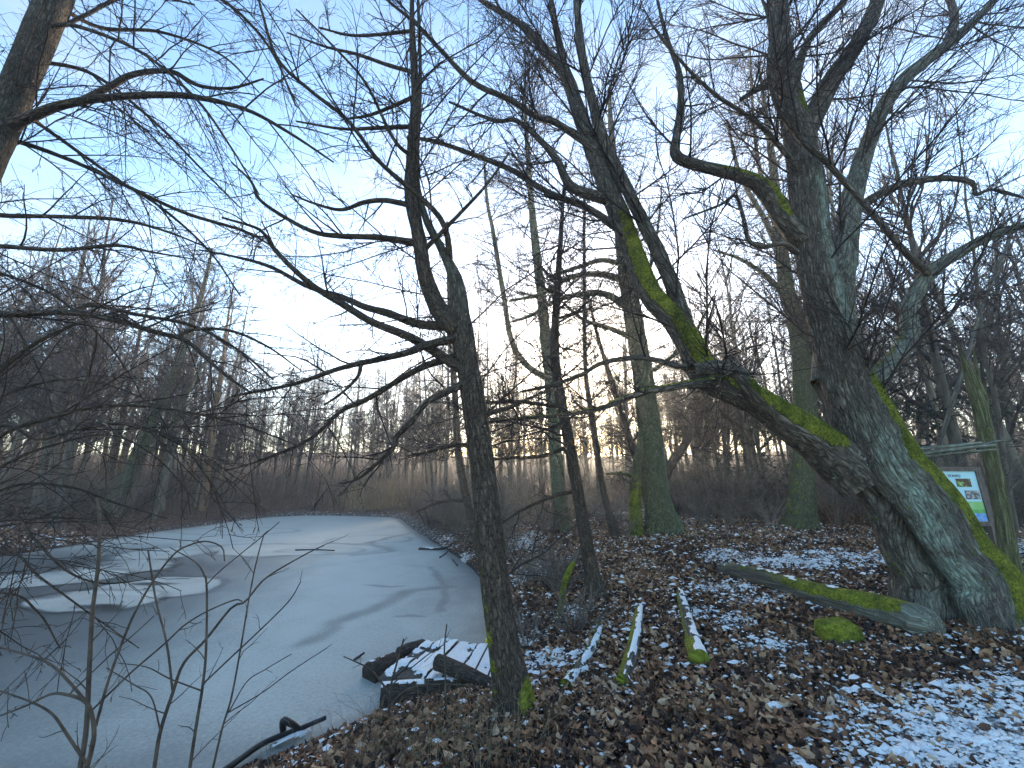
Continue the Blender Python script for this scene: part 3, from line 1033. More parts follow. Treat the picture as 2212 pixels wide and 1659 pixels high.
al_limbs = [
    [(992, 712, 46, FD), (955, 680, 44, FD), (935, 640, 38, FD), (917, 590, 34, FD - .05), (910, 540, 32, FD - .1), (898, 480, 30, FD - .1), (887, 420, 28, FD - .1),
     (888, 350, 24, FD - .1), (893, 280, 22, FD - .1), (897, 200, 18, FD - .1), (893, 120, 16, FD - .1), (890, 50, 12, FD - .1), (890, -40, 9, FD - .1), (888, -120, 6, FD - .1)],
    [(1008, 805, 26, FD), (917, 746, 20, FD - .1), (874, 723, 19, FD - .15), (804, 696, 17, FD - .2), (737, 655, 16, FD - .3), (680, 620, 14, FD - .4), (633, 580, 12, FD - .5),
     (590, 535, 10, FD - .5), (563, 497, 8, FD - .6), (480, 470, 5, FD - .6)],
    [(990, 706, 24, FD), (904, 700, 19, FD + .2), (837, 676, 17, FD + .3), (787, 663, 15, FD + .4), (737, 641, 14, FD + .5), (667, 620, 11, FD + .6), (583, 576, 9, FD + .7), (500, 553, 6, FD + .8), (430, 540, 4, FD + .8)],
    [(998, 728, 20, FD), (920, 746, 17, FD - .25), (887, 760, 16, FD - .3), (820, 776, 14, FD - .4), (737, 795, 12, FD - .5), (633, 830, 9, FD - .6), (500, 856, 5, FD - .6)],
    [(780, 788, 9, FD - .45), (772, 815, 8, FD - .45), (737, 850, 6, FD - .5), (700, 875, 4, FD - .5)],
    [(1003, 765, 20, FD), (920, 790, 15, FD + .3), (854, 826, 13, FD + .4), (787, 866, 12, FD + .5), (737, 888, 10, FD + .6), (667, 950, 8, FD + .6), (567, 993, 6, FD + .7), (490, 1016, 4, FD + .7)],
    [(1012, 825, 18, FD), (927, 866, 14, FD - .3), (887, 913, 13, FD - .4), (857, 943, 12, FD - .4), (850, 966, 11, FD - .4), (804, 1010, 8, FD - .5), (770, 1036, 5, FD - .5), (730, 1045, 3, FD - .5)],
    [(905, 526, 18, FD - .1), (820, 513, 13, FD - .3), (737, 510, 12, FD - .4), (667, 497, 10, FD - .5), (567, 437, 8, FD - .6), (543, 393, 6, FD - .6), (500, 350, 4, FD - .6)],
    [(893, 445, 14, FD - .1), (834, 433, 11, FD + .1), (787, 437, 10, FD + .2), (737, 453, 8, FD + .3), (680, 440, 6, FD + .3), (630, 420, 4, FD + .3)],
    [(972, 560, 14, FD), (964, 500, 13, FD - .2), (940, 457, 12, FD - .3), (880, 403, 11, FD - .4), (820, 350, 10, FD - .5), (770, 283, 9, FD - .6), (737, 247, 9, FD - .6), (667, 193, 8, FD - .7),
     (600, 127, 7, FD - .8), (567, 30, 6, FD - .8), (550, -40, 4, FD - .8)],
    [(890, 273, 10, FD - .1), (804, 277, 8, FD - .3), (737, 278, 6, FD - .4), (640, 262, 4, FD - .4)],
    [(893, 210, 9, FD - .1), (804, 247, 7, FD + .2), (740, 258, 4, FD + .2)],
    [(896, 157, 9, FD - .1), (837, 140, 8, FD + .1), (770, 117, 7, FD + .1), (700, 100, 5, FD + .1), (620, 70, 3, FD + .1)],
    [(893, 67, 8, FD - .1), (770, 77, 6, FD - .3), (690, 60, 4, FD - .3)],
    [(892, 340, 9, FD - .1), (850, 300, 8, FD - .3), (790, 180, 6, FD - .4), (720, 100, 5, FD - .5), (640, 20, 3, FD - .6)],
    [(1030, 900, 14, FD), (1100, 880, 9, FD - .2), (1170, 850, 6, FD - .3), (1230, 835, 4, FD - .3)],
    [(1045, 985, 12, FD), (1000, 960, 8, FD + .2), (930, 975, 6, FD + .3), (880, 985, 4, FD + .4)],
    [(912, 545, 12, FD - .1), (985, 470, 8, FD - .3), (1050, 400, 6, FD - .4), (1100, 330, 4, FD - .4)],
]
traced_tree('alder_tree', 'dark forked alder leaning left beside the snowy wooden landing', tr, al_limbs, M['alder'], 5, base_px=(1115, 1543),
            moss=lambda V, n, t: 0.95 * sstep(0.055, 0.03, t) * sstep(0.0, 0.6, n[..., 0]) + 0.45 * sstep(0.3, 0.05, t) * sstep(0.2, 0.8, -n[..., 0]) * (t > 0.04),
            lichen=lambda V, n, t: 0.3 * sstep(0.35, 0.55, t), spots=lambda V, n, t: 0.5 * sstep(0.4, 0.6, t), cfgs=AL, sides=28,
            split_last=('catkins', M['catkin']))

# ---------------------------------------------------------------- tree at the upper left corner, and the hazel below it
HZ = [dict(dens=3.8, t=(0.06, 1), ang=(15, 55), lf=0.45, lmin=0.5, lmax=2.0, N=8, rf=0.45, up=-0.045, jit=0.08, rmax=0.008, tip=0.0024),
      dict(dens=5.5, t=(0.08, 1), ang=(25, 60), lf=0.42, lmin=0.2, lmax=0.9, N=5, rf=0.6, up=-0.045, jit=0.12, rmax=0.004, tip=0.0017),
      dict(dens=8.0, t=(0.08, 1), ang=(30, 65), lf=0.40, lmin=0.07, lmax=0.26, N=3, rf=0.7, up=-0.06, jit=0.17, rmin=0.0015, tip=0.0013, src='all'),
      dict(dens=4.0, t=(0.35, 1.0), ang=(30, 90), N=3, fixed=(0.016, 0.038), rf=3.0, rmin=0.0038, rmax=0.005, tip=0.0025, up=-0.7, jit=0.1)]
TD = 3.3
tl = [(-470, 1500, 150), (-380, 1250, 120), (-260, 900, 105), (-160, 660, 98), (-60, 420, 93), (30, 212, 88), (118, 0, 84), (170, -120, 78), (240, -280, 66)]
tl_limbs = [
    [(20, 270, 34, TD), (60, 255, 26, TD - .05), (130, 228, 22, TD - .1), (240, 210, 17, TD - .1), (370, 205, 15, TD - .2), (450, 215, 12, TD - .2), (540, 240, 9, TD - .3), (630, 290, 7, TD - .3), (720, 350, 4, TD - .3)],
    [(182, 216, 17, TD - .1), (235, 188, 15, TD), (290, 160, 13, TD), (370, 155, 12, TD + .1), (430, 185, 9, TD + .2), (500, 190, 6, TD + .2), (570, 170, 4, TD + .2)],
    [(-10, 330, 16, TD), (20, 302, 14, TD + .2), (150, 345, 11, TD + .4), (280, 405, 10, TD + .5), (400, 460, 9, TD + .6), (530, 500, 7, TD + .7), (600, 540, 4, TD + .7)],
    [(45, 240, 14, TD + .1), (130, 300, 10, TD + .5), (250, 385, 8, TD + .7), (350, 450, 7, TD + .8), (450, 540, 5, TD + .8), (520, 640, 3, TD + .8)],
    [(110, 60, 14, TD), (160, 55, 10, TD - .1), (300, 110, 8, TD - .2), (420, 210, 7, TD - .3), (500, 320, 5, TD - .3), (560, 420, 3, TD - .3)],
    [(140, 55, 10, TD + .1), (190, 30, 9, TD + .2), (260, -5, 8, TD + .3), (330, -10, 6, TD + .3), (420, 10, 4, TD + .3)],
    [(70, 130, 12, TD + .1), (200, 160, 9, TD + .4), (330, 260, 7, TD + .6), (440, 370, 5, TD + .7), (520, 450, 3, TD + .7)],
    [(-70, 450, 22, TD), (0, 465, 14, TD + .1), (130, 468, 11, TD + .2), (260, 475, 9, TD + .3), (360, 500, 6, TD + .4), (460, 540, 3, TD + .4)],
    [(-100, 530, 22, TD), (0, 532, 14, TD - .1), (130, 540, 11, TD - .1), (250, 530, 9, TD - .2), (330, 545, 6, TD - .2), (420, 560, 3, TD - .2)],
    [(-165, 680, 34, TD), (0, 679, 19, TD - .1), (150, 675, 17, TD - .2), (250, 692, 15, TD - .2), (330, 716, 13, TD - .3), (400, 735, 11, TD - .3), (450, 778, 9, TD - .3), (500, 820, 7, TD - .4), (545, 850, 4, TD - .4)],
    [(155, 675, 12, TD - .2), (200, 660, 10, TD), (300, 680, 9, TD + .1), (420, 705, 8, TD + .2), (520, 760, 6, TD + .2), (590, 820, 4, TD + .2)],
    [(380, 730, 10, TD - .3), (420, 712, 8, TD - .2), (500, 715, 7, TD - .1), (580, 750, 5, TD), (650, 800, 3, TD)],
    [(-110, 560, 14, TD), (0, 590, 9, TD + .5), (120, 640, 7, TD + .8), (230, 740, 5, TD + 1.0), (300, 840, 3, TD + 1.0)],
    [(118, 10, 14, TD), (220, 60, 9, TD + .4), (350, 70, 7, TD + .7), (480, 120, 5, TD + .9), (560, 200, 3, TD + 1.0)],
    [(150, -60, 14, TD), (330, -60, 10, TD + .2), (480, 0, 8, TD + .4), (580, 100, 6, TD + .5), (640, 230, 4, TD + .5)],
]
tl = [(a, b, c * .78) for a, b, c in tl]
traced_tree('leaning_trunk_tree', 'dark rough trunk cutting across the upper left corner with long drooping branches', tl, tl_limbs, M['alder'], 11, D=TD,
            moss=lambda V, n, t: 0.1 + 0 * t, lichen=lambda V, n, t: 0.1 + 0 * t, cfgs=HZ, sides=24, flare=0.2, split_last=('catkins', M['catkin']))

hz_tr = [(-330, 1640, 60), (-230, 1300, 46), (-160, 1050, 36), (-90, 900, 26), (0, 800, 16), (80, 740, 10), (160, 700, 6)]
hz_l = [
    [(-165, 1060, 26, 3.0), (0, 942, 17, 2.9), (100, 905, 15, 2.8), (200, 880, 14, 2.8), (300, 876, 12, 2.7), (430, 895, 9, 2.7), (530, 920, 7, 2.7), (650, 965, 4, 2.7)],
    [(-140, 1000, 20, 3.0), (0, 920, 12, 2.6), (80, 950, 9, 2.6), (160, 930, 10, 2.5), (260, 915, 11, 2.5), (350, 935, 10, 2.5), (400, 965, 9, 2.5), (440, 1020, 7, 2.5), (480, 1080, 4, 2.5)],
    [(-190, 1150, 22, 3.1), (0, 1010, 12, 3.2), (120, 960, 9, 3.3), (240, 940, 7, 3.4), (340, 990, 5, 3.5), (420, 1080, 3, 3.5)],
    [(-200, 1180, 22, 3.1), (0, 1100, 12, 2.8), (70, 1160, 10, 2.7), (140, 1230, 8, 2.6), (220, 1260, 6, 2.6), (330, 1250, 3, 2.6)],
    [(-210, 1220, 20, 3.1), (0, 1060, 11, 3.6), (140, 1050, 9, 3.8), (260, 1090, 7, 4.0), (360, 1120, 4, 4.0)],
    [(-100, 920, 16, 3.0), (20, 850, 10, 3.4), (140, 820, 8, 3.6), (260, 840, 6, 3.8), (380, 900, 3, 3.8)],
    [(-220, 1260, 18, 3.1), (0, 1190, 9, 3.0), (90, 1250, 8, 2.9), (200, 1330, 5, 2.8), (300, 1400, 3, 2.8)],
    [(-230, 1300, 18, 3.1), (0, 1280, 9, 2.8), (80, 1320, 7, 2.7), (130, 1400, 4, 2.7)],
]
hz_l = [[(a, b, c * .72, d) for a, b, c, d in l] for l in hz_l]
traced_tree('hazel_bush', 'tangled hazel branches with pale dry catkins reaching in over the left edge of the ice', hz_tr, hz_l, M['alder'], 13, D=3.0,
            cfgs=HZ, sides=10, flare=0.1, split_last=('catkins', M['catkin']), cat='bush')

# ---------------------------------------------------------------- trees of the middle distance
MD = [dict(dens=5.0, t=(0.28, 1), ang=(45, 85), lf=0.19, lmin=0.6, lmax=2.6, N=6, rf=0.4, up=0.0, jit=0.14, rmax=0.025, tip=0.007),
      dict(dens=5.5, t=(0.15, 1), ang=(35, 70), lf=0.42, lmin=0.35, lmax=1.1, N=4, rf=0.6, up=0.0, jit=0.15, rmax=0.010, tip=0.005),
      dict(dens=6.5, t=(0.1, 1), ang=(30, 65), lf=0.45, lmin=0.2, lmax=0.5, N=2, rf=0.7, up=0.0, jit=0.14, rmin=0.005, tip=0.004, src='all')]
traced_tree('alder_tree', 'grey straight alder with an arching branch to its left, behind the brown leaning one',
            [(1217, 1146, 36), (1206, 1050, 30), (1199, 950, 28), (1192, 860, 27), (1182, 760, 25), (1170, 640, 22), (1158, 540, 18), (1148, 440, 14), (1138, 300, 9), (1132, 160, 4)],
            [[(1184, 818, 16), (1145, 795, 14), (1115, 760, 13), (1100, 715, 12), (1090, 650, 11), (1080, 590, 10), (1065, 500, 9), (1052, 430, 7), (1045, 330, 4)]],
            M['grey'], 21, base_px=(1217, 1146), moss=lambda V, n, t: 0.1 + 0 * t, cfgs=MD, lichen=lambda V, n, t: 0.3 + 0 * t)
traced_tree('alder_tree', 'brown slender alder leaning left above the bank, right of the landing',
            [(1290, 1290, 48), (1275, 1220, 32), (1255, 1100, 27), (1235, 990, 25), (1218, 900, 24), (1204, 820, 23), (1198, 740, 20), (1203, 640, 16), (1212, 500, 10), (1222, 350, 5)],
            [[(1247, 1060, 10), (1200, 1070, 9), (1130, 1100, 7), (1085, 1130, 4)], [(1228, 965, 10), (1170, 985, 8), (1090, 990, 6), (1030, 1000, 4)],
             [(1216, 880, 9), (1120, 868, 8), (1050, 870, 5)]],
            M['alder'], 22, base_px=(1290, 1290), cfgs=MD, sides=14)
traced_tree('alder_tree', 'thin dark alder rising behind the trunk beside the landing',
            [(1038, 1197, 22), (1016, 1113, 18), (1000, 1041, 17), (990, 978, 16), (984, 875, 15), (976, 750, 13), (970, 620, 10), (966, 480, 6)],
            [[(1008, 1080, 8), (950, 1085, 6), (900, 1105, 4)]], M['alder'], 23, base_px=(1038, 1197), cfgs=MD, sides=10)
traced_tree('smooth_tree', 'stout green tinged trunk leaning left with arching branches, past the end of the path',
            [(1436, 1150, 78), (1420, 1080, 56), (1410, 1000, 52), (1402, 920, 48), (1392, 840, 46), (1380, 760, 42), (1368, 690, 40), (1358, 620, 37), (1348, 560, 33),
             (1340, 480, 27), (1330, 400, 20), (1322, 300, 13), (1315, 190, 6)],
            [[(1356, 665, 18), (1310, 636, 15), (1260, 635, 13), (1200, 650, 11), (1150, 680, 8), (1090, 700, 4)],
             [(1350, 605, 16), (1290, 592, 13), (1230, 600, 12), (1170, 635, 9), (1100, 650, 5)],
             [(1346, 572, 13), (1300, 562, 11), (1240, 580, 9), (1180, 600, 5)],
             [(1374, 735, 14), (1320, 710, 11), (1260, 690, 8), (1200, 640, 5)],
             [(1388, 810, 12), (1440, 780, 9), (1500, 720, 7), (1540, 640, 4)],
             [(1362, 650, 12), (1400, 590, 9), (1420, 500, 6), (1430, 400, 3)]],
            M['grey'], 24, base_px=(1436, 1150), moss=lambda V, n, t: 0.16 + 0.16 * sstep(0.1, 0.8, n[..., 0]),
            lichen=lambda V, n, t: 0.75 * sstep(0.25, 0.9, n[..., 0]) * sstep(0.3, 0.1, t), cfgs=MD, sides=28)
traced_tree('mossy_trunk_tree', 'short thin trunk wrapped in green moss, left of the stout green tinged tree',
            [(1373, 1157, 30), (1372, 1080, 25), (1376, 1010, 23), (1386, 950, 19), (1392, 880, 13), (1400, 800, 8)],
            [[(1372, 1030, 12), (1345, 1022, 9), (1310, 1024, 5)]], M['grey'], 25, base_px=(1373, 1157),
            moss=lambda V, n, t: 0.6 * sstep(0.45, 0.1, t) + 0.2, cfgs=MD, sides=14)
traced_tree('slender_tree', 'slender dark stem slanting up left across the stout green tinged tree',
            [(1412, 1135, 20), (1392, 1060, 17), (1372, 985, 16), (1345, 900, 14), (1320, 820, 12), (1295, 740, 9), (1270, 640, 5)],
            [], M['alder'], 26, base_px=(1412, 1135), cfgs=MD, sides=10)
traced_tree('slender_tree', 'slender dark stem standing right below the low sun',
            [(1330, 1160, 24), (1308, 1080, 15), (1290, 980, 14), (1275, 880, 12), (1264, 780, 10), (1262, 600, 8), (1262, 400, 5)],
            [], M['alder'], 27, base_px=(1330, 1160), cfgs=MD, sides=10)
traced_tree('forked_tree', 'grey trunk with mossy left flank seen behind the mossy limb of the huge tree',
            [(1730, 1138, 66), (1733, 1060, 52), (1738, 980, 49), (1740, 900, 48), (1735, 800, 44), (1722, 700, 40), (1702, 640, 34), (1690, 560, 30), (1680, 480, 25), (1672, 380, 19), (1655, 250, 10), (1640, 150, 5)],
            [[(1728, 720, 24), (1752, 640, 20), (1765, 540, 15), (1790, 420, 10), (1800, 300, 5)], [(1712, 660, 18), (1660, 600, 12), (1600, 560, 8), (1540, 540, 4)],
             [(1690, 555, 16), (1650, 470, 12), (1600, 380, 9), (1570, 260, 5)], [(1684, 500, 14), (1640, 360, 10), (1625, 220, 6), (1620, 100, 4)]],
            M['grey'], 28, base_px=(1730, 1138), moss=lambda V, n, t: 0.36 * sstep(0.1, 0.7, -n[..., 0]) * sstep(0.5, 0.2, t), cfgs=MD, sides=18)
traced_tree('slender_tree', 'crooked dark stem bending right in the thicket behind the stout green tinged tree',
            [(1426, 1112, 24), (1440, 1024, 20), (1478, 962, 18), (1503, 915, 16), (1512, 850, 12), (1524, 750, 8), (1545, 640, 4)], [], M['alder'], 29, base_px=(1426, 1112), cfgs=MD, sides=10)
traced_tree('leaning_bank_tree', 'pale grey trunk leaning right on the far left bank of the pond',
            [(240, 1110, 54), (262, 1058, 36), (290, 1000, 31), (330, 910, 28), (365, 830, 24), (390, 770, 18), (415, 700, 14), (440, 620, 10), (458, 540, 5)],
            [[(300, 985, 14), (340, 960, 12), (380, 900, 10), (420, 820, 7), (470, 740, 4)]], M['grey'], 30, base_px=(240, 1110), cfgs=MD, sides=14, moss=lambda V, n, t: 0.15 + 0 * t)
traced_tree('slender_tree', 'small dark trunk standing alone on the leafy far bank',
            [(433, 1077, 14), (434, 1050, 10), (438, 1000, 9), (446, 920, 8), (452, 820, 6), (456, 720, 3)], [], M['alder'], 31, base_px=(433, 1077), cfgs=MD, sides=10)
# ================================================================ the wood around the pond
def wood_parts(kind, h, seed, twigs=1.0):
    """trunk and crown of one background tree, foot at the origin"""
    g = np.random.default_rng(seed)
    n = 14
    z = np.linspace(0, h, n)
    lean = g.normal(0, 0.035, 2)
    wob = np.cumsum(g.normal(0, 0.035 if kind == 'alder' else 0.06, (n, 2)), 0) * np.linspace(0, 1, n)[:, None]
    P = np.column_stack([lean[0] * z + wob[:, 0], lean[1] * z + wob[:, 1], z])
    r0 = h * {'alder': 0.0085, 'broad': 0.010, 'pole': 0.006, 'pine': 0.011, 'spruce': 0.010}[kind]
    R = r0 * (1 - 0.9 * (z / h) ** 1.1) + 0.006
    R[0] *= 1.35
    tg, cg = Geo(), Geo()
    tubes(tg, P[None], R[None], 8)
    Pt, Rt = P[None], R[None]
    if kind == 'alder':
        c = [dict(dens=7.5, t=(0.2, .99), ang=(55, 88), lf=0.20, lmin=0.5, lmax=2.6, taper=0.8, N=5, rf=0.35, up=0.02, jit=.10, rmax=.03, tip=.010),
             dict(dens=6.5 * twigs, t=(.12, 1), ang=(35, 65), lf=.42, lmin=.35, lmax=1.0, N=3, rf=.6, jit=.12, rmin=.009, tip=.007),
             dict(dens=7.0 * twigs, t=(.1, 1), ang=(30, 65), lf=.5, lmin=.25, lmax=.6, N=2, rf=.7, jit=.12, rmin=.007, tip=.006)]
    elif kind == 'broad':
        c = [dict(dens=2.4, t=(0.22, .98), ang=(25, 55), lf=0.36, lmin=1.0, lmax=5.5, taper=0.65, N=7, rf=0.55, up=0.07, jit=.13, rmax=.07, tip=.014),
             dict(dens=3.4, t=(.15, 1), ang=(25, 60), lf=.42, lmin=.6, lmax=2.2, N=5, rf=.6, up=.06, jit=.13, rmin=.010, tip=.009),
             dict(dens=4.2 * twigs, t=(.1, 1), ang=(25, 60), lf=.45, lmin=.35, lmax=1.0, N=3, rf=.7, up=.05, jit=.13, rmin=.008, tip=.007),
             dict(dens=4.5 * twigs, t=(.1, 1), ang=(25, 60), lf=.5, lmin=.25, lmax=.6, N=2, rf=.7, up=.04, jit=.12, rmin=.007, tip=.006)]
    elif kind == 'pole':
        c = [dict(dens=5.0, t=(0.22, .99), ang=(25, 60), lf=0.19, lmin=0.5, lmax=2.6, taper=0.6, N=5, rf=0.4, up=0.06, jit=.12, rmax=.03, tip=.010),
             dict(dens=6.5 * twigs, t=(.1, 1), ang=(30, 60), lf=.42, lmin=.35, lmax=.9, N=3, rf=.6, up=.04, jit=.12, rmin=.008, tip=.007),
             dict(dens=7.0 * twigs, t=(.1, 1), ang=(30, 60), lf=.5, lmin=.25, lmax=.5, N=2, rf=.7, up=.03, jit=.12, rmin=.007, tip=.006)]
    elif kind == 'pine':
        c = [dict(dens=4.2, t=(0.62, .99), ang=(45, 85), lf=0.20, lmin=0.6, lmax=2.6, taper=0.75, N=5, rf=0.4, up=0.06, jit=.14, rmax=.05, tip=.012),
             dict(dens=3.4, t=(.25, 1), ang=(30, 65), lf=.40, lmin=.3, lmax=.9, N=3, rf=.6, up=.06, jit=.12, rmin=.008, tip=.006)]
    else:
        c = [dict(dens=7.0, t=(0.06, .99), ang=(80, 100), lf=0.24, lmin=0.25, lmax=2.6, taper=0.95, N=5, rf=0.3, up=-0.03, jit=.06, rmax=.03, tip=.008),
             dict(dens=6.0, t=(.15, 1), ang=(40, 65), lf=.34, lmin=.15, lmax=.6, N=3, rf=.6, up=-.10, jit=.08, rmin=.006, tip=.006)]
    gens = []
    a, b = Pt, Rt
    for i, k in enumerate(c):
        a, b = spawn(a, b, seed=seed * 13 + i, **k)
        gens.append((a, b))
        tubes(cg, a, b, 4 if i == 0 else 3)
    ng = None
    if kind in ('pine', 'spruce'):
        ng = Geo()
        a, b = gens[-1]
        if kind == 'pine':
            p, r = spawn(a, b, 44, t=(.3, 1), ang=(20, 80), N=2, fixed=(.10, .2), rmin=.012, tip=.005, seed=seed + 5)
            r[:, 0] = .013
        else:
            p, r = spawn(a, b, 30, t=(.0, 1), ang=(30, 70), N=2, fixed=(.08, .18), rmin=.012, tip=.004, up=-.15, seed=seed + 5)
            r[:, 0] = .014
        tubes(ng, p, r, 3)
    return tg, cg, ng


KIND = {}


def variant(kind, i, h, seed, twigs=1.0):
    tg, cg, ng = wood_parts(kind, h, seed, twigs)
    tm = M['pine'] if kind == 'pine' else M['wood']
    d = {'h': h, 'trunk': tg.mesh(kind + '_trunk', tm), 'crown': cg.mesh(kind + '_crown', M['wood_twig'] if kind != 'pine' else M['pine'])}
    if ng is not None:
        d['needles'] = ng.mesh(kind + '_needles', M['needle'] if kind == 'pine' else M['spruce'])
    KIND.setdefault(kind, []).append(d)


for i in range(4):
    variant('alder', i, 13.0, 100 + i, 0.9)
for i in range(4):
    variant('broad', i, 14.0, 200 + i, 0.85)
for i in range(3):
    variant('pole', i, 12.0, 300 + i, 1.0)
for i in range(2):
    variant('pine', i, 16.0, 400 + i)
for i in range(2):
    variant('spruce', i, 9.0, 500 + i)

NAME = {'alder': 'alder_tree', 'broad': 'bare_tree', 'pole': 'slender_tree', 'pine': 'pine_tree', 'spruce': 'spruce_tree'}


def set_tree(kind, x, y, h, label, group, parts, g, tilt=0.05):
    d = KIND[kind][g.integers(len(KIND[kind]))]
    s = h / d['h']
    rot = (g.normal(0, tilt), g.normal(0, tilt), g.uniform(0, 6.28))
    loc = (x, y, float(gz(x, y)) - 0.06)
    if True:
        o = bpy.data.objects.new(NAME[kind], None)
        o.empty_display_size = 0.3
        COL.objects.link(o)
        for pn in ('trunk', 'crown', 'needles'):
            if pn in d:
                c = bpy.data.objects.new(pn, d[pn])
                c.parent = o
                COL.objects.link(c)
    o.location = loc
    o.rotation_euler = rot
    w = g.uniform(0.85, 1.2)
    o.scale = (s * w, s * w, s)
    return tag(o, label, 'tree', group)


BINS = [(60, 'by the left picture edge'), (220, 'left of the pale leaning bank trunk'), (330, 'behind the pale leaning bank trunk'),
        (450, 'right of the pale leaning bank trunk'), (600, 'right of the small lone bank trunk'),
        (720, 'behind the left of the far shore'), (870, 'behind the right of the far shore'), (985, 'left of the landing alder'),
        (1090, 'behind the landing alder'), (1180, 'right of the landing alder'), (1250, 'behind the two middle alders'), (1300, 'below the low sun'),
        (1380, 'just right of the low sun'), (1480, 'behind the stout green tinged tree'), (1600, 'right of the stout green tinged tree'),
        (1720, 'under and above the mossy limb'), (1850, 'behind the huge trunk'), (2000, 'right of the huge trunk'), (2110, 'behind the board'),
        (9999, 'by the right picture edge')]


def spot(x, y):
    px = project(np.array([x, y, 2.0]))[0]
    return next(s for b, s in BINS if px < b)


def depth_word(D):
    return 'nearby' if D < 15 else 'near' if D < 19 else 'midway' if D < 24 else 'farther' if D < 30 else 'far' if D < 38 else 'very far'


taken = [(1.0, 7.0), (2.5, 12.0), (5.0, 12.0)]


def scatter(n, xr, Dr, kinds, hr, where, gname, g, parts_D=24, gap=1.5, land=1.2, avoid=None):
    made = tries = 0
    while made < n and tries < n * 60:
        tries += 1
        D = Dr[0] + (Dr[1] - Dr[0]) * g.random() ** 0.8
        p = at(g.uniform(*xr), 1030, D)
        x, y = p[0], p[1]
        if shore(np.array([x]), np.array([y]))[0] < land:
            continue
        if any((x - a) ** 2 + (y - b) ** 2 < gap * gap for a, b in taken):
            continue
        if avoid and avoid(x, y):
            continue
        taken.append((x, y))
        kind = kinds[g.integers(len(kinds))]
        tone = {'alder': 'straight bare alder', 'broad': 'bare spreading tree', 'pole': 'slender bare stem', 'pine': 'pine with green top', 'spruce': 'dark green spruce'}[kind]
        h = g.uniform(*hr)
        size = 'tall' if h > hr[0] * .35 + hr[1] * .65 else 'short' if h < hr[0] * .65 + hr[1] * .35 else 'middling'
        set_tree(kind, x, y, h * (0.92 if kind == 'pole' else 1), f'{depth_word(D)} {size} {tone} {spot(x, y)}', tone + 's ' + gname, True, g)
        made += 1


g = np.random.default_rng(42)
scatter(10, (215, 500), (24, 34), ['pine'], (14, 17), 'rising above the wood on the left bank', 'on the left bank', g, gap=2.0)
scatter(66, (-260, 470), (15.5, 40), ['broad', 'alder', 'broad', 'pole'], (12, 16), 'in the wood behind the left bank of the pond', 'behind the left bank', g, parts_D=26)
scatter(24, (430, 640), (26, 48), ['alder', 'pole', 'broad'], (11, 14), 'in the wood behind the left end of the far shore', 'behind the far shore, left', g)
scatter(46, (600, 960), (31, 56), ['alder', 'alder', 'broad', 'pole'], (11.5, 15), 'among the row of trunks behind the far shore', 'behind the far shore', g, gap=1.3)
scatter(16, (900, 1120), (19, 34), ['alder', 'pole'], (11, 15), 'in the wood between the pond and the low sun', 'between pond and sun', g)
scatter(60, (1060, 1560), (22, 55), ['alder', 'pole', 'pole', 'broad'], (11, 16), 'in the wood around the low sun', 'around the low sun', g, parts_D=26)
scatter(30, (1480, 1760), (16, 42), ['broad', 'pole', 'pole'], (12, 17), 'in the wood behind the mossy limb of the huge tree', 'behind the mossy limb', g, parts_D=24)
scatter(58, (1780, 2520), (11.5, 36), ['broad', 'pole', 'pole', 'broad'], (12, 18), 'in the dark wood behind the huge leaning tree', 'behind the huge tree', g, parts_D=20)
for (px, D, h, where) in [(1560, 21, 8.5, 'behind the mossy limb, leftmost of the dark group'), (1650, 17, 7.5, 'showing under the mossy limb of the huge tree'),
                          (1620, 26, 9.0, 'standing far behind the mossy limb'), (1950, 17, 9.5, 'behind the huge trunk, left of the broken mossy trunk'),
                          (2060, 14.5, 12.5, 'towering behind the broken mossy trunk'), (2170, 16, 11, 'at the right edge behind the board'),
                          (1470, 27, 7.0, 'small and far, right of the stout green tinged tree')]:
    p = at(px, 1030, D)
    set_tree('spruce', p[0], p[1], h, 'dark green spruce ' + where, 'dark spruces in the right hand wood', True, g, 0.01)

# ---------------------------------------------------------------- the far wood that reads as one mass
g = np.random.default_rng(5)
fw = Geo()
P_all, R_all = [], []
for k in range(480):
    D = g.uniform(52, 92)
    x = g.uniform(-1.45, 1.5) * D
    h = g.uniform(10, 15)
    z0 = float(gz(x, D)) - 0.1
    n = 6
    z = np.linspace(0, h, n)
    P_all.append(np.column_stack([x + g.normal(0, .02) * z * 3, D + 0 * z, z0 + z]))
    R_all.append(np.linspace(0.11, 0.02, n))
P_all, R_all = np.array(P_all), np.array(R_all)
tubes(fw, P_all, R_all, 4)
a, b = spawn(P_all, R_all, 2.4, t=(.15, .99), ang=(25, 70), lf=.17, lmin=.5, lmax=2.4, taper=.6, N=2, rf=.4, up=.06, rmin=.022, tip=.018, seed=1)
tubes(fw, a, b, 3)
a, b = spawn(a, b, 2.2, t=(.2, 1), ang=(25, 60), lf=.5, lmin=.3, lmax=1.2, N=2, rf=.6, rmin=.018, tip=.014, seed=2)
tubes(fw, a, b, 3)
tag(fw.obj('distant_wood', M['wood_twig']), 'distant bare wood closing the view all round', 'wood', kind='stuff')


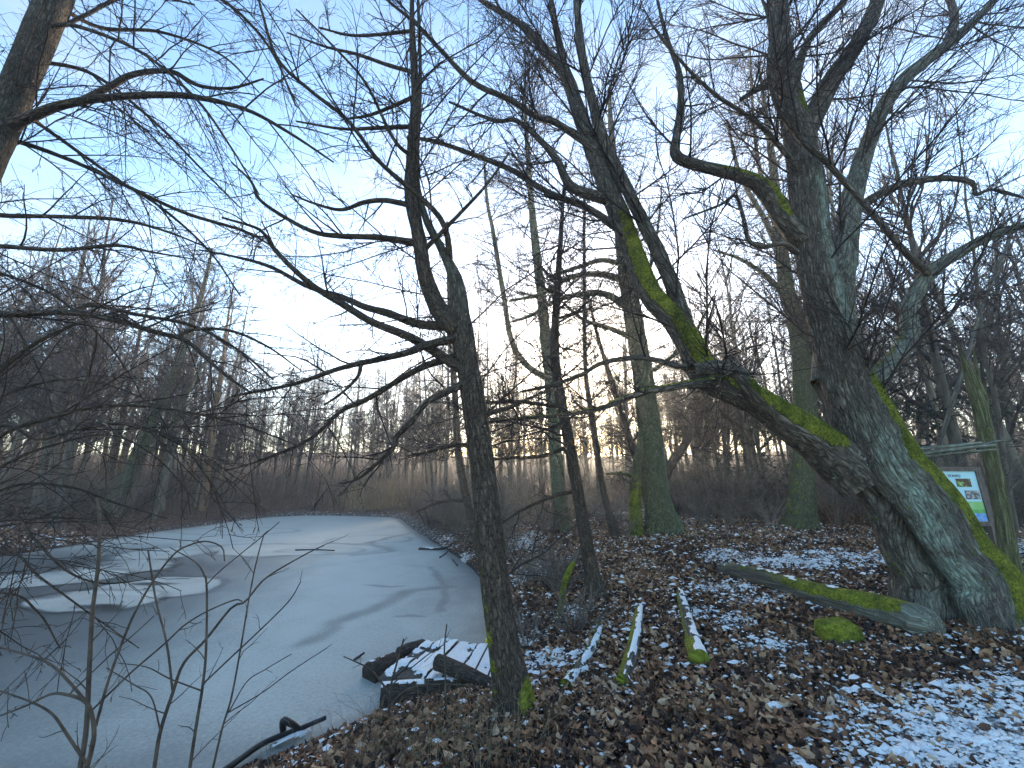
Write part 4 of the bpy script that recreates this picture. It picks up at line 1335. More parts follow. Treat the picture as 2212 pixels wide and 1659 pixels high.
# ---------------------------------------------------------------- shrubs and thickets
def shrub_mesh(name, h, stems, seed, mat, spread=0.5, dens=1.0):
    g = np.random.default_rng(seed)
    n = 7
    P, R = [], []
    for k in range(stems):
        a = g.uniform(0, 6.28)
        d = np.array([math.cos(a), math.sin(a), 0]) * g.uniform(0.1, spread)
        p = [np.array([math.cos(a), math.sin(a), 0]) * g.uniform(0, .18) + np.array([0, 0, -.05])]
        v = np.array([d[0], d[1], 1.0])
        hh = h * g.uniform(.55, 1.05)
        for j in range(n - 1):
            v = v + np.append(d[:2] * .12, -0.05) + g.normal(0, .10, 3)
            v /= np.linalg.norm(v)
            p.append(p[-1] + v * hh / (n - 1))
        P.append(p)
        R.append(np.linspace(.011, .004, n) * g.uniform(.7, 1.4))
    P, R = np.array(P), np.array(R)
    G = Geo()
    tubes(G, P, R, 4)
    a, b = spawn(P, R, 4.0 * dens, t=(.15, 1), ang=(25, 60), lf=.36, lmin=.2, lmax=1.0, N=4, rf=.6, up=.02, jit=.15, rmin=.005, tip=.0045, seed=seed)
    tubes(G, a, b, 3)
    a, b = spawn(a, b, 5.5 * dens, t=(.1, 1), ang=(25, 60), lf=.45, lmin=.1, lmax=.5, N=3, rf=.7, up=.02, jit=.15, rmin=.0045, tip=.004, seed=seed + 1)
    tubes(G, a, b, 3)
    return G.mesh(name, mat)


SHRUB = [shrub_mesh('shrub', 2.6, 22, 70 + i, M['shrub'], .55) for i in range(3)]
GREY = [shrub_mesh('shrub', 2.2, 16, 80 + i, M['greyshrub'], .8) for i in range(2)]
LOW = [shrub_mesh('shrub', 1.0, 20, 90 + i, M['shrub'], .9, 1.3) for i in range(2)]


def set_shrub(pool, x, y, s, label, group, g, name='shrub'):
    o = bpy.data.objects.new(name, pool[g.integers(len(pool))])
    COL.objects.link(o)
    o.location = (x, y, float(gz(x, y)))
    o.rotation_euler = (0, 0, g.uniform(0, 6.28))
    o.scale = (s * g.uniform(.9, 1.3), s * g.uniform(.9, 1.3), s)
    return tag(o, label, 'shrub', group)


g = np.random.default_rng(9)


def shrubs(n, pool, xr, Dr, sr, label, group, land=0.15, zmax=1e9):
    made = tries = 0
    while made < n and tries < n * 50:
        tries += 1
        p = at(g.uniform(*xr), 1030, g.uniform(*Dr))
        if shore(np.array([p[0]]), np.array([p[1]]))[0] < land:
            continue
        s = g.uniform(*sr)
        size = 'big' if s > (sr[0] + sr[1]) / 2 else 'small'
        set_shrub(pool, p[0], p[1], s, f'{depth_word(p[1])} {size} {label}, {spot(p[0], p[1])}', group, g)
        made += 1


shrubs(16, SHRUB, (885, 1010), (12.5, 26), (.55, .95), 'brown shrub overhanging the shore', 'shrubs along the right shore')
shrubs(12, SHRUB, (1040, 1200), (10.5, 20), (.55, .95), 'brown slope shrub', 'shrubs on the slope behind the alder')
shrubs(9, LOW, (1090, 1235), (6.0, 10), (.6, .95), 'low brown bank brush', 'low brush on the bank')
shrubs(9, GREY, (1255, 1400), (11.5, 20), (.55, .9), 'pale grey arching shrub', 'pale shrubs by the far path')
shrubs(22, SHRUB, (1440, 1720), (15, 25), (.8, 1.3), 'dense thicket shrub', 'thicket behind the mossy limb')
shrubs(8, GREY, (1460, 1700), (13.5, 17), (.45, .75), 'pale grey shrub', 'pale shrubs before the thicket')
shrubs(26, SHRUB, (1790, 2420), (11.8, 20), (.8, 1.4), 'dense dark shrub', 'thicket behind the board')
shrubs(34, SHRUB, (-200, 560), (17, 32), (.7, 1.2), 'leafless woodland shrub', 'undergrowth on the left bank', 1.5)
shrubs(26, SHRUB, (540, 900), (29, 40), (.7, 1.2), 'leafless shoreline shrub', 'shrubs along the far shore', 0.8)
shrubs(22, SHRUB, (1180, 1480), (20, 34), (.8, 1.3), 'leafless shrub', 'undergrowth below the sun')

# look-alikes close together: told apart by their order from left to right
same = {}
for o in COL.objects:
    if o.parent is None and 'label' in o and 'group' in o:
        same.setdefault(o['label'], []).append(o)
for lab, os_ in same.items():
    if len(os_) > 1:
        os_.sort(key=lambda o: float(project(np.array(o.location))[0]))
        ws = {2: ['left', 'right'], 3: ['left', 'middle', 'right']}.get(len(os_), ['first', 'second', 'third', 'fourth', 'fifth', 'sixth', 'seventh', 'eighth'])
        nn_ = {2: 'two', 3: 'three', 4: 'four', 5: 'five', 6: 'six', 7: 'seven', 8: 'eight'}.get(len(os_))
        if nn_:
            for o, w_ in zip(os_, ws):
                o['label'] = f'{lab}, {w_} of {nn_}'

# undergrowth of thin stems between the trunks, too fine and many to count
g = np.random.default_rng(25)
m = 12500
D = 13 + 50 * g.random(m) ** .8
x = g.uniform(-1.5, 1.6, m) * D
ok = shore(x, D) > .8
px, _, _ = project(np.stack([x, D, 0 * x + 1], -1))
ok &= (D > 24) | ((px > 1930) & (D > 11)) | (px < 560) | ((px > 1000) & (px < 1180) & (D > 15)) | ((px > 1440) & (px < 1700) & (D > 15.5))
ok &= ~((px > 1200) & (px < 1480) & (D < 24))
x, D = x[ok], D[ok]
m = len(x)
z0 = gz(x, D)
h = g.uniform(.8, 3.4, m) * g.uniform(.5, 1, m) * np.where(D > 32, .75, 1)
v = g.normal(0, .22, (m, 2))
P = np.stack([np.stack([x, D, z0 - .05], -1), np.stack([x + v[:, 0] * h * .4, D + v[:, 1] * h * .4, z0 + h * .55], -1),
              np.stack([x + v[:, 0] * h * 1.3, D + v[:, 1] * h * 1.3, z0 + h], -1)], 1)
G = Geo()
rr = (g.uniform(.006, .014, m) * (1 + D / 60))[:, None] * np.array([[1, .8, .5]])
tubes(G, P, rr, 3)
a, b = spawn(P[::2], rr[::2], 2.2, t=(.2, 1), ang=(25, 60), lf=.5, lmin=.3, lmax=1.0, N=2, rf=.7, rmin=.006, tip=.005, seed=3)
tubes(G, a, b, 3)
tag(G.obj('undergrowth', M['under']), 'tangle of thin leafless stems filling the gaps between the trunks', 'undergrowth', kind='stuff')

# dry reeds on the far shore
g = np.random.default_rng(15)
P = []
for k in range(900):
    p = at(g.normal(815, 32), 1030, g.uniform(28.5, 31))
    z = float(gz(p[0], p[1]))
    h = g.uniform(1.0, 1.9)
    v = g.normal(0, .08, 2)
    P.append([[p[0], p[1], z - .05], [p[0] + v[0] * .4 * h, p[1] + v[1] * .4 * h, z + h * .6], [p[0] + v[0] * h * 1.4, p[1] + v[1] * h * 1.4, z + h]])
G = Geo()
tubes(G, np.array(P), np.tile(np.array([.011, .010, .006]), (900, 1)), 3)
tag(G.obj('reed_bed', M['reed']), 'dry reddish reeds at the far right corner of the pond', 'reeds', kind='stuff')
# ================================================================ landing stage
def rock_like(name, c, size, mat, parent=None, seed=0, rot=0.0, res=(26, 16), lump=0.25, attrs=True, flat=0.0):
    u = np.linspace(0, 2 * math.pi, res[0], endpoint=False)
    v = np.linspace(-math.pi / 2, math.pi / 2, res[1])
    U, W_ = np.meshgrid(u, v)
    n = np.stack([np.cos(W_) * np.cos(U), np.cos(W_) * np.sin(U), np.sin(W_)], -1)
    r = 1 + lump * 2 * (fbm(n * 1.6 + seed * 7.1, 4, seed) - .5)
    e = 0.72
    S = np.sign(n) * np.abs(n) ** e
    Vv = S * r[..., None] * np.array(size)
    ca, sa = math.cos(rot), math.sin(rot)
    Vv = np.stack([Vv[..., 0] * ca - Vv[..., 1] * sa, Vv[..., 0] * sa + Vv[..., 1] * ca, Vv[..., 2]], -1) + np.asarray(c)
    k = res[0]
    i = (np.arange(res[1] - 1) * k)[:, None]
    j = np.arange(k)[None]
    F4 = np.stack([i + j, i + (j + 1) % k, i + k + (j + 1) % k, i + k + j], -1).reshape(-1, 4)
    mo = sstep(0.0, 0.5, n[..., 2])
    return Vv.reshape(-1, 3), F4, n, mo


def snow_strip(name, P, R, parent, thr=0.45, arc=40, seed=0, shift=0.0, lift=0.012):
    """snow lying along the top of a log"""
    N, S = len(P), 9
    T = np.gradient(P, axis=0)
    T /= np.linalg.norm(T, axis=1, keepdims=True)
    Z = np.array([0, 0, 1.0]) - T * T[:, 2:3]
    Z /= np.linalg.norm(Z, axis=1, keepdims=True)
    X_ = np.cross(T, Z)
    a = np.radians(np.linspace(-arc, arc, S) + shift)
    n = Z[:, None] * np.cos(a)[None, :, None] + X_[:, None] * np.sin(a)[None, :, None]
    edge = 1 - np.abs(np.linspace(-1, 1, S)) ** 4
    nz_ = fbm(P[:, None] * 9 + n * 2.0, 4, seed)
    V = P[:, None] + n * (R[:, None] * 1.02 + lift * edge[None] + 0.012 * (nz_ - .5))[..., None]
    i = (np.arange(N - 1) * S)[:, None]
    j = np.arange(S - 1)[None]
    F4 = np.stack([i + j, i + j + 1, i + S + j + 1, i + S + j], -1).reshape(-1, 4)
    keep = (nz_ > thr + 0.22 * np.abs(np.linspace(-1, 1, S))[None] ** 2).ravel()
    F4 = F4[keep[F4].sum(1) >= 3]
    if len(F4):
        return build(name, V.reshape(-1, 3), [F4], M['snow'], parent)


def log_obj(name, label, px_pts, mat, cat='log', moss=None, snow=None, z=None, sides=22, seed=0, group=None, N=60, lump=0.12, lichen=None, sink=0.35):
    pts, rad = [], []
    for (x, y, w) in px_pts:
        p = ground_at(x, y) if z is None else level(x, y, z)
        r = radius(x, y, p[1], w)
        pts.append(p + np.array([0, 0, r * (1 - 2 * sink)]) if z is None else p)
        rad.append(r)
    P, R = spline(pts, rad, N)
    root = thing(name, label, cat, tuple(P[N // 2] - np.array([0, 0, R[N // 2]])), group)
    G = Geo()
    limb_geo(G, P, R, sides, moss, lichen, None, seed=seed, lump=lump, cap=True, ridge=.12)
    G.obj('wood', mat, root)
    if snow is not None:
        snow_strip('snow_cover', P, R, root, seed=seed, **snow)
    return root


deck = thing('landing_stage', 'low snow covered plank landing at the edge of the ice', 'landing', tuple(level(950, 1440, 0.1)))
DZ = 0.13
Aa, Ee, Bb, Cc = level(822, 1462, DZ), level(1120, 1487, DZ + .04), level(925, 1386, DZ), level(1130, 1392, DZ + .04)
pm = Mat('grey_planks', 0.9, 0.15)
qq = pm.coord()
pm.color(pm.mix(pm.noise(qq, 4, 4), pm.ramp(pm.noise(pm.map(qq, (3, 3, 3)), 9, 5, .7), [(0.3, (0.06, 0.052, 0.043)), (0.7, (0.17, 0.15, 0.125))]), (0.06, 0.055, 0.045)))
pm.bump(pm.noise(qq, 40, 4, .7), .6, .01)
g = np.random.default_rng(3)
NPL = 9
for k in range(NPL):
    f0, f1 = k / NPL, (k + 0.945) / NPL
    a0, a1, b0_, b1 = Aa + (Ee - Aa) * f0, Aa + (Ee - Aa) * f1, Bb + (Cc - Bb) * f0, Bb + (Cc - Bb) * f1
    o1, o2 = g.uniform(-.05, .05), g.uniform(-.08, .08)
    dirv = (b0_ - a0) / np.linalg.norm(b0_ - a0)
    dz = np.array([0, 0, g.uniform(-.012, .012)])
    tl_ = np.array([0, 0, g.uniform(-.02, .02)])
    top = [a0 + dirv * o1 + dz, a1 + dirv * o1 + dz + tl_ * .4, b1 + dirv * o2 + dz + tl_, b0_ + dirv * o2 + dz + tl_]
    ns = 10
    ring = []
    for s in np.linspace(0, 1, ns):
        l_, r_ = top[0] + (top[3] - top[0]) * s, top[1] + (top[2] - top[1]) * s
        j_ = g.normal(0, .004, 4)
        ring.append([l_ + [j_[0], 0, j_[1]], r_ + [j_[2], 0, j_[3]], r_ + [0, 0, -.045], l_ + [0, 0, -.045]])
    V = np.array(ring).reshape(-1, 3)
    i = (np.arange(ns - 1) * 4)[:, None]
    j = np.arange(4)[None]
    F4 = np.stack([i + j, i + (j + 1) % 4, i + 4 + (j + 1) % 4, i + 4 + j], -1).reshape(-1, 4)
    F4 = np.vstack([F4, [[3, 2, 1, 0]], [[(ns - 1) * 4 + m for m in range(4)]]])
    pl = build('plank', V, [F4], pm.m, deck, smooth=False)
    # snow on this plank, thinner towards the water
    nu, nv = 46, 7
    su, sv = np.meshgrid(np.linspace(.02, .985, nu), np.linspace(.04, .96, nv), indexing='ij')
    Ps = (np.array(top[0]) * (1 - su)[..., None] + np.array(top[3]) * su[..., None]) * (1 - sv)[..., None] + \
         (np.array(top[1]) * (1 - su)[..., None] + np.array(top[2]) * su[..., None]) * sv[..., None]
    nn = fbm(Ps * np.array([5, 5, 1]) + 3, 4, 12)
    n2 = fbm(Ps * 22, 3, 14)
    cov = .11 + nn + .30 * (n2 - .5) - .20 * sstep(.25, .0, su) - .18 * sstep(.3, .0, f0 + 0 * su) - .05 * np.abs(sv * 2 - 1) ** 3 + .06
    Ps[..., 2] += .006 + .030 * sstep(.40, .62, cov)
    kk = (cov > .44).ravel()
    i = (np.arange(nu - 1) * nv)[:, None]
    j = np.arange(nv - 1)[None]
    F4 = np.stack([i + j, i + j + 1, i + nv + j + 1, i + nv + j], -1).reshape(-1, 4)
    F4 = F4[kk[F4].sum(1) >= 3]
    if len(F4):
        s_ = build('snow_cover', Ps.reshape(-1, 3), [F4[:, ::-1]], M['snow'])
        s_.parent = pl
        s_.location = (0, 0, 0)

log_obj('edge_log', 'thick dark log edging the near side of the plank landing', [(822, 1508, 54), (870, 1502, 50), (960, 1492, 42), (1050, 1480, 36)], M['alder'], z=.07, snow=dict(thr=.42, arc=24, lift=.014), seed=4)
log_obj('edge_log', 'stubby dark log end jutting into the ice at the left of the landing', [(796, 1460, 52), (822, 1448, 52), (852, 1432, 44)], M['alder'], z=.05, snow=dict(thr=.60, arc=22), seed=6)
log_obj('edge_log', 'dark rounded log at the far left rim of the landing', [(862, 1415, 30), (885, 1407, 34), (915, 1396, 28)], M['alder'], z=.06, seed=8)
log_obj('loose_log', 'cut log lying askew across the snowy planks', [(946, 1430, 32), (985, 1446, 30), (1030, 1466, 28), (1075, 1486, 26)], M['alder'], z=.28, seed=9)
ball = rock_like('ball', level(1052, 1384, .22) + np.array([0, 0, .0]), (.028, .028, .028), None, res=(14, 10), lump=.02)
ym = Mat('yellow_plastic', .5, .4)
ym.color((0.62, 0.46, 0.02))
o = build('yellow_float', ball[0], [ball[1]], ym.m)
tag(o, 'tiny bright yellow float at the back corner of the landing', 'float')

# ---------------------------------------------------------------- log steps down to the pond
log_obj('log_step', 'mossy log step with snow along its top, rightmost of the three steps', [(1470, 1284, 17), (1482, 1335, 26), (1497, 1390, 35), (1514, 1442, 46)], M['dead'],
        moss=lambda V, n, t: 0.95 * sstep(.75, .9, t) + .7 * sstep(.2, .9, -n[..., 0]), snow=dict(thr=.40, arc=38, shift=-14), seed=14, group='log steps', sink=.25)
log_obj('log_step', 'mossy log step with snow along its top, middle of the three steps', [(1381, 1318, 16), (1375, 1370, 24), (1363, 1430, 30), (1346, 1486, 33)], M['dead'],
        moss=lambda V, n, t: .9 * sstep(-.1, .6, -n[..., 0]) + .3, snow=dict(thr=.40, arc=40, shift=-26), seed=15, group='log steps', sink=.25)
log_obj('log_step', 'half buried log step, leftmost and lowest of the three steps', [(1299, 1352, 14), (1286, 1390, 20), (1258, 1440, 23), (1222, 1490, 30)], M['dead'],
        moss=lambda V, n, t: .55 * sstep(-.1, .6, -n[..., 0]) + .35 * sstep(.7, .9, t), snow=dict(thr=.38, arc=45, shift=-20), seed=16, group='log steps', sink=.38)
log_obj('mossy_branch', 'short branch wrapped in moss sticking up from the bank by the brown alder', [(1210, 1338, 10), (1213, 1296, 12)], M['dead'], 'branch', moss=lambda V, n, t: 1.0 + 0 * t, seed=17)
p0 = ground_at(1211, 1336)
P, R = trace([(1210, 1338, 11), (1213, 1296, 13), (1222, 1252, 13), (1238, 1215, 11), (1250, 1190, 8)], 30, p0[1])
G = Geo()
limb_geo(G, P, R, 10, lambda V, n, t: .95 * sstep(.95, .6, t) + .1, None, None, seed=18, lump=.2, cap=True)
tag(G.obj('mossy_branch', M['dead']), 'thin upright stick wrapped in green moss on the bank left of the brown alder', 'branch')

# ---------------------------------------------------------------- fallen trunk and mossy stump
log_obj('fallen_trunk', 'long weathered fallen trunk with bright moss on its thick end', [(1558, 1240, 26), (1600, 1250, 38), (1680, 1276, 50), (1760, 1302, 58), (1850, 1328, 70), (1930, 1352, 84), (1985, 1370, 92), (2008, 1380, 84)],
        M['dead'], moss=lambda V, n, t: 1.0 * sstep(-.15, .75, n[..., 2]) * sstep(.36, .60, t) * sstep(1.0, .88, t) + .42 * sstep(.1, .7, n[..., 2]) * sstep(.5, .4, t),
        snow=dict(thr=.56, arc=30, shift=12), seed=19, sides=36, N=110, sink=.16, lichen=lambda V, n, t: .35 * sstep(.6, .9, t))
sb_ = ground_at(1812, 1384)
v, f, n, mo = rock_like('stump', sb_ + np.array([0, 0, .06]), (.23, .15, .17), None, seed=3, res=(60, 34), lump=.20)
G = Geo()
G.add(v, None, f, bark=(v - sb_) * 1.0, moss=(0.55 * mo + .55 * sstep(-.5, .1, n[..., 2])).ravel(), lichen=np.zeros(len(v)), spots=np.zeros(len(v)))
tag(G.obj('mossy_stump', M['dead']), 'low rounded stump covered in moss in front of the fallen trunk', 'stump')

# ---------------------------------------------------------------- broken mossy trunk, poles, notice board
traced_tree('broken_trunk', 'mossy broken trunk with splintered forked top beside the board', [(2192, 1262, 44), (2178, 1190, 38), (2160, 1080, 34), (2140, 990, 33), (2130, 945, 34), (2120, 894, 32), (2098, 825, 24), (2084, 785, 14), (2068, 738, 3)],
            [[(2122, 905, 22), (2126, 860, 17), (2114, 825, 12), (2108, 790, 8), (2103, 748, 2)]], M['olive'], 40, base_px=(2192, 1262),
            moss=lambda V, n, t: .16 + .12 * sstep(.3, .6, t), flare=.2, sides=16, cat='dead tree', limb_moss=lambda V, n, t: .25 + 0 * t)
SD = ground_at(2192, 1262)[1]
root = thing('pole_rail', 'bundle of weathered poles laid level across the broken mossy trunk', 'rail', tuple(at(2060, 965, SD - .3)))
for (s, w) in [([(1900, 978), (2003, 967), (2060, 963), (2119, 957)], 9), ([(1900, 990), (2007, 977), (2080, 968), (2148, 962)], 9), ([(1920, 992), (2010, 985), (2090, 976), (2150, 971)], 6), ([(2110, 962), (2146, 954), (2184, 951)], 7)]:
    P, R = trace([(a, b, w, SD - .28 - .02 * w + .05 * (w == 7)) for a, b in s], 16)
    G = Geo()
    limb_geo(G, P, R, 8, None, lambda V, n, t: .5 + 0 * t, None, seed=int(w * 3 + len(s)), lump=.1, cap=True)
    G.obj('pole', M['dead'], root)
P, R = trace([(2190, 480, 7, SD + .9), (2168, 549, 8, SD + .8), (2121, 664, 9, SD + .7), (2093, 762, 9, SD + .6), (2064, 848, 10, SD + .5), (2000, 1050, 10, SD + .3), (1975, 1140, 10, SD + .2)], 30)
G = Geo()
limb_geo(G, P, R, 8, None, None, None, seed=51, lump=.1, cap=True)
tag(G.obj('dead_stem', M['dead']), 'pale barkless stem slanting past the top of the broken trunk', 'dead tree')


def boxv(x0, x1, y0, y1, z0, z1):
    V = np.array([[x, y, z] for z in (z0, z1) for y in (y0, y1) for x in (x0, x1)])
    F = np.array([[0, 2, 3, 1], [4, 5, 7, 6], [0, 1, 5, 4], [2, 6, 7, 3], [0, 4, 6, 2], [1, 3, 7, 5]])
    return V, F


ND = 9.4
ref = at(2105, 1018, ND)             # upper right corner of the printed sheet
gzb = float(gz(ref[0], ref[1]))
board = thing('notice_board', 'wooden framed information board about the pond, half hidden by the huge trunk', 'notice board', (ref[0], ref[1], gzb))
dw = Mat('board_wood', .85, .15)
qq = dw.coord()
dw.color(dw.ramp(dw.noise(dw.map(qq, (12, 12, 2)), 3, 4), [(0.3, (0.08, 0.058, 0.05)), (0.7, (0.20, 0.155, 0.13))]))
PH, PW = 1.13, 1.0
X0, Y0, Z0 = ref


def flat(name, x0, x1, z0, z1, dy, mat, parent):
    V = np.array([[X0 + x0, Y0 - dy, Z0 + z1], [X0 + x1, Y0 - dy, Z0 + z1], [X0 + x1, Y0 - dy, Z0 + z0], [X0 + x0, Y0 - dy, Z0 + z0]])
    o = build(name, V, [np.array([[0, 1, 2, 3]])], mat)
    o.parent = parent
    pl_ = board.location if parent is board else Vector((0, 0, 0))
    o.location = -pl_
    return o


for nm, (a, b, c, d, e, f_) in {'post': (.0, .13, -.03, .07, gzb - Z0 - .1, .09), 'frame_top': (-PW, .0, -.04, .05, .003, .10), 'frame_bottom': (-PW, .0, -.03, .05, -PH - .10, -PH - .003)}.items():
    V, F = boxv(X0 + a, X0 + b, Y0 + c, Y0 + d, Z0 + e, Z0 + f_)
    build(nm, V, [F], dw.m, board, smooth=False)
V, F = boxv(X0 - PW - .13, X0 - PW, Y0 - .03, Y0 + .07, gzb - .1, Z0 + .09)
build('post', V, [F], dw.m, board, smooth=False)
sm = Mat('printed_sheet', .4, .4)
sm.color((0.42, 0.68, 0.74))
V, F = boxv(X0 - PW, X0, Y0 + .0, Y0 + .02, Z0 - PH, Z0)
sheet = build('sheet', V, [F], sm.m, board, smooth=False)


def paint(name, stops, scale, axis_w=None):
    m = Mat(name, .4, .4)
    m.color(m.ramp(m.noise(m.coord(), scale, 5, .7), stops))
    return m.m


flat('printed_photo', -.51, -.16, -.36, -.17, .004, paint('photo_leaf', [(0.35, (0.02, 0.015, 0.015)), (0.5, (0.10, 0.035, 0.02)), (0.56, (0.16, 0.36, 0.06)), (0.7, (0.45, 0.6, 0.3))], 9), sheet)
flat('printed_photo', -.37, -.03, -.64, -.44, .004, paint('photo_bird', [(0.35, (0.03, 0.035, 0.05)), (0.5, (0.12, 0.10, 0.10)), (0.62, (0.5, 0.5, 0.5))], 11), sheet)
flat('printed_meadow', -PW, -.0, -.86, -.69, .003, paint('print_meadow', [(0.35, (0.32, 0.55, 0.30)), (0.6, (0.22, 0.48, 0.10)), (0.75, (0.5, 0.66, 0.4))], 6), sheet)
flat('printed_meadow', -PW, -.0, -.95, -.862, .004, paint('print_grass', [(0.35, (0.08, 0.32, 0.06)), (0.65, (0.20, 0.50, 0.16))], 8), sheet)
flat('printed_pond', -PW, -.0, -PH + .005, -.951, .003, paint('print_pond', [(0.4, (0.10, 0.24, 0.60)), (0.55, (0.25, 0.45, 0.75)), (0.65, (0.12, 0.34, 0.10))], 6), sheet)
im = Mat('ink', .6, .2)
im.color((0.02, 0.035, 0.10))
cu = bpy.data.curves.new('title', 'FONT')
cu.body = 'STAWU'
cu.size = .085
cu.align_x = 'RIGHT'
cu.offset = .002
tmp = bpy.data.objects.new('title', cu)
COL.objects.link(tmp)
dg = bpy.context.evaluated_depsgraph_get()
me = bpy.data.meshes.new_from_object(tmp.evaluated_get(dg))
bpy.data.objects.remove(tmp)
me.materials.clear()
me.materials.append(im.m)
tx = bpy.data.objects.new('title_lettering', me)
COL.objects.link(tx)
tx.parent = board
tx.rotation_euler = (math.pi / 2, 0, 0)
tx.location = Vector((X0 - .37, Y0 - .005, Z0 - .135)) - board.location

# ---------------------------------------------------------------- saplings before the ice
def crop(x, y):
    return x / 3.0, 1106 + y / 3.0


def sapling(label, D, stems, seed, mat='shoot'):
    root = None
    lb_ = []
    for i, (pts, w0, w1, dd) in enumerate(stems):
        n_ = len(pts)
        sp = []
        for k, p in enumerate(pts):
            x, y = crop(*p)
            sp.append((x, y, .78 * (w0 + (w1 - w0) * k / (n_ - 1)), D + dd * k / (n_ - 1) + (0 if i == 0 else stems[i][4] if len(stems[i]) > 4 else 0)))
        P, R = trace(sp, 40)
        if sp[0][1] > 1630:
            z = float(gz(P[0, 0], P[0, 1])) - .05
            P = np.vstack([[P[0, 0] - .02, P[0, 1], z], P])
            R = np.concatenate([[R[0] * 1.15], R])
        if root is None:
            root = thing('sapling', label, 'sapling', tuple(P[0]), 'bare saplings in front of the ice')
        G = Geo()
        limb_geo(G, P, R, 7, None, None, None, seed=seed + i, lump=.10)
        G.obj('stem', M[mat], root)
        lb_.append((P, R))
    cf = [dict(dens=3.2, t=(.25, 1), ang=(30, 65), lf=.22, lmin=.05, lmax=.32, N=5, rf=.55, up=.04, jit=.14, rmin=.0012, tip=.0010, rmax=.003),
          dict(dens=7, t=(.1, 1), ang=(30, 70), N=3, fixed=(.015, .07), rf=.7, jit=.2, rmin=.001, rmax=.0014, tip=.0009),
          dict(dens=8, t=(.2, 1), ang=(40, 80), N=3, fixed=(.005, .009), rmin=.0018, rmax=.002, tip=.0012, src='all')]
    crown_of(root, lb_, cf, seed, M[mat])


sapling('tallest pale sapling with curving side shoots, leftmost of those before the ice', 2.3, [
    ([(520, 1659), (560, 1400), (580, 1000), (600, 650), (640, 300), (640, 0), (620, -90)], 16, 8, .0),
    ([(570, 1640), (610, 1450), (590, 1290), (540, 1220), (440, 1185), (330, 1180), (180, 1250), (0, 1320), (-80, 1350)], 14, 5, -.2),
    ([(590, 1290), (550, 1220), (380, 1030), (250, 950), (0, 880), (-100, 870)], 10, 5, .0),
    ([(560, 1630), (440, 1450), (340, 1310), (200, 1230), (0, 1160)], 10, 5, -.1),
    ([(600, 1280), (850, 1040), (1070, 850), (1200, 730), (1350, 640), (1520, 570), (1570, 580)], 7, 3.5, .3),
    ([(450, 1180), (700, 940), (860, 800), (1000, 670)], 5, 3, .2),
    ([(620, 1390), (700, 1100), (790, 850), (870, 660), (990, 450), (1130, 270), (1240, 210), (1340, 190), (1440, 230), (1455, 320)], 9, 3.5, .1)], 71)
sapling('brown sapling with one long shoot arching far to the right over the ice', 2.45, [
    ([(1000, 1659), (1040, 1420), (1120, 1170), (1190, 980), (1330, 830), (1500, 620), (1590, 580), (1720, 430), (1950, 290), (2100, 215)], 12, 3.5, .2),
    ([(1120, 1170), (1080, 850), (1010, 570), (960, 250)], 7, 5, .0),
    ([(1040, 1420), (980, 1200), (870, 1120), (690, 1010)], 5, 3, .1)], 72)
sapling('thin brown sapling with upright stem and a forked shoot, between two other saplings', 2.5, [
    ([(1230, 1659), (1280, 1330), (1310, 1150), (1335, 900), (1340, 500), (1320, 400), (1260, 320), (1100, 230)], 10, 3, .0),
    ([(1320, 1110), (1510, 930), (1670, 780), (1870, 580), (1950, 450)], 6, 3, .2),
    ([(1330, 480), (1440, 370), (1710, 150), (1810, 65)], 4, 2.5, .1),
    ([(1310, 1160), (1100, 1080), (950, 1005), (770, 980)], 5, 2.5, -.1)], 73)
sapling('thin dark sapling standing nearest the black branch on the ice', 2.6, [
    ([(1380, 1659), (1440, 1400), (1500, 1200), (1560, 880), (1610, 580), (1660, 330), (1710, 150), (1740, 120)], 7, 2.5, .0),
    ([(1480, 1300), (1600, 1100), (1720, 1020), (1890, 920)], 4, 2.5, .1),
    ([(1480, 1300), (1700, 1170), (1890, 1030), (2120, 880)], 4, 2.5, .1)], 74)

def unview(*pts):
    return [(x * 3.0, (y - 1106) * 3.0) for x, y in pts]


sapling('leafless sapling forking low in front of the plank landing', 4.1, [
    (unview((836, 1640), (840, 1532), (845, 1479), (858, 1430), (872, 1380)), 9, 4, .0),
    (unview((842, 1500), (815, 1462), (792, 1441), (742, 1418)), 6, 3, -.1),
    (unview((841, 1528), (860, 1505), (887, 1486), (925, 1479), (975, 1478), (1028, 1483)), 6, 4, -.1),
    (unview((846, 1480), (880, 1450), (930, 1410), (960, 1392)), 4, 2.5, .1)], 75)
sapling('single thin upright stem in front of the middle of the landing', 3.9, [
    (unview((963, 1635), (963, 1544), (962, 1448), (960, 1400), (965, 1349)), 7, 3.5, .0),
    (unview((963, 1500), (985, 1460), (1010, 1420)), 3.5, 2, .1)], 76)

# ---------------------------------------------------------------- wood lying on the ice
P, R = spline([level(440, 1690, .03), level(490, 1661, .05), level(570, 1605, .06), level(650, 1573, .06), level(704, 1550, .12)],
              [radius(500, 1660, 4.3, w) for w in (15, 15, 14, 13, 11)], 40)
bl = thing('black_branch', 'wet black branch frozen into the ice by the near bank', 'branch', tuple(P[20]))
bm_ = Mat('wet_black_wood', .5, .4)
bm_.color(bm_.ramp(bm_.noise(bm_.coord(), 14, 4), [(0.3, (0.006, 0.005, 0.005)), (0.75, (0.03, 0.025, 0.022))]))
G = Geo()
limb_geo(G, P, R, 12, seed=61, lump=.15, cap=True)
G.obj('stem', bm_.m, bl)
P, R = spline([level(648, 1574, .06), level(628, 1562, .14), level(612, 1558, .16), level(612, 1582, .04)], [.026, .030, .036, .028], 20)
G = Geo()
limb_geo(G, P, R, 10, seed=62, lump=.3, cap=True)
G.obj('side_stub', bm_.m, bl)
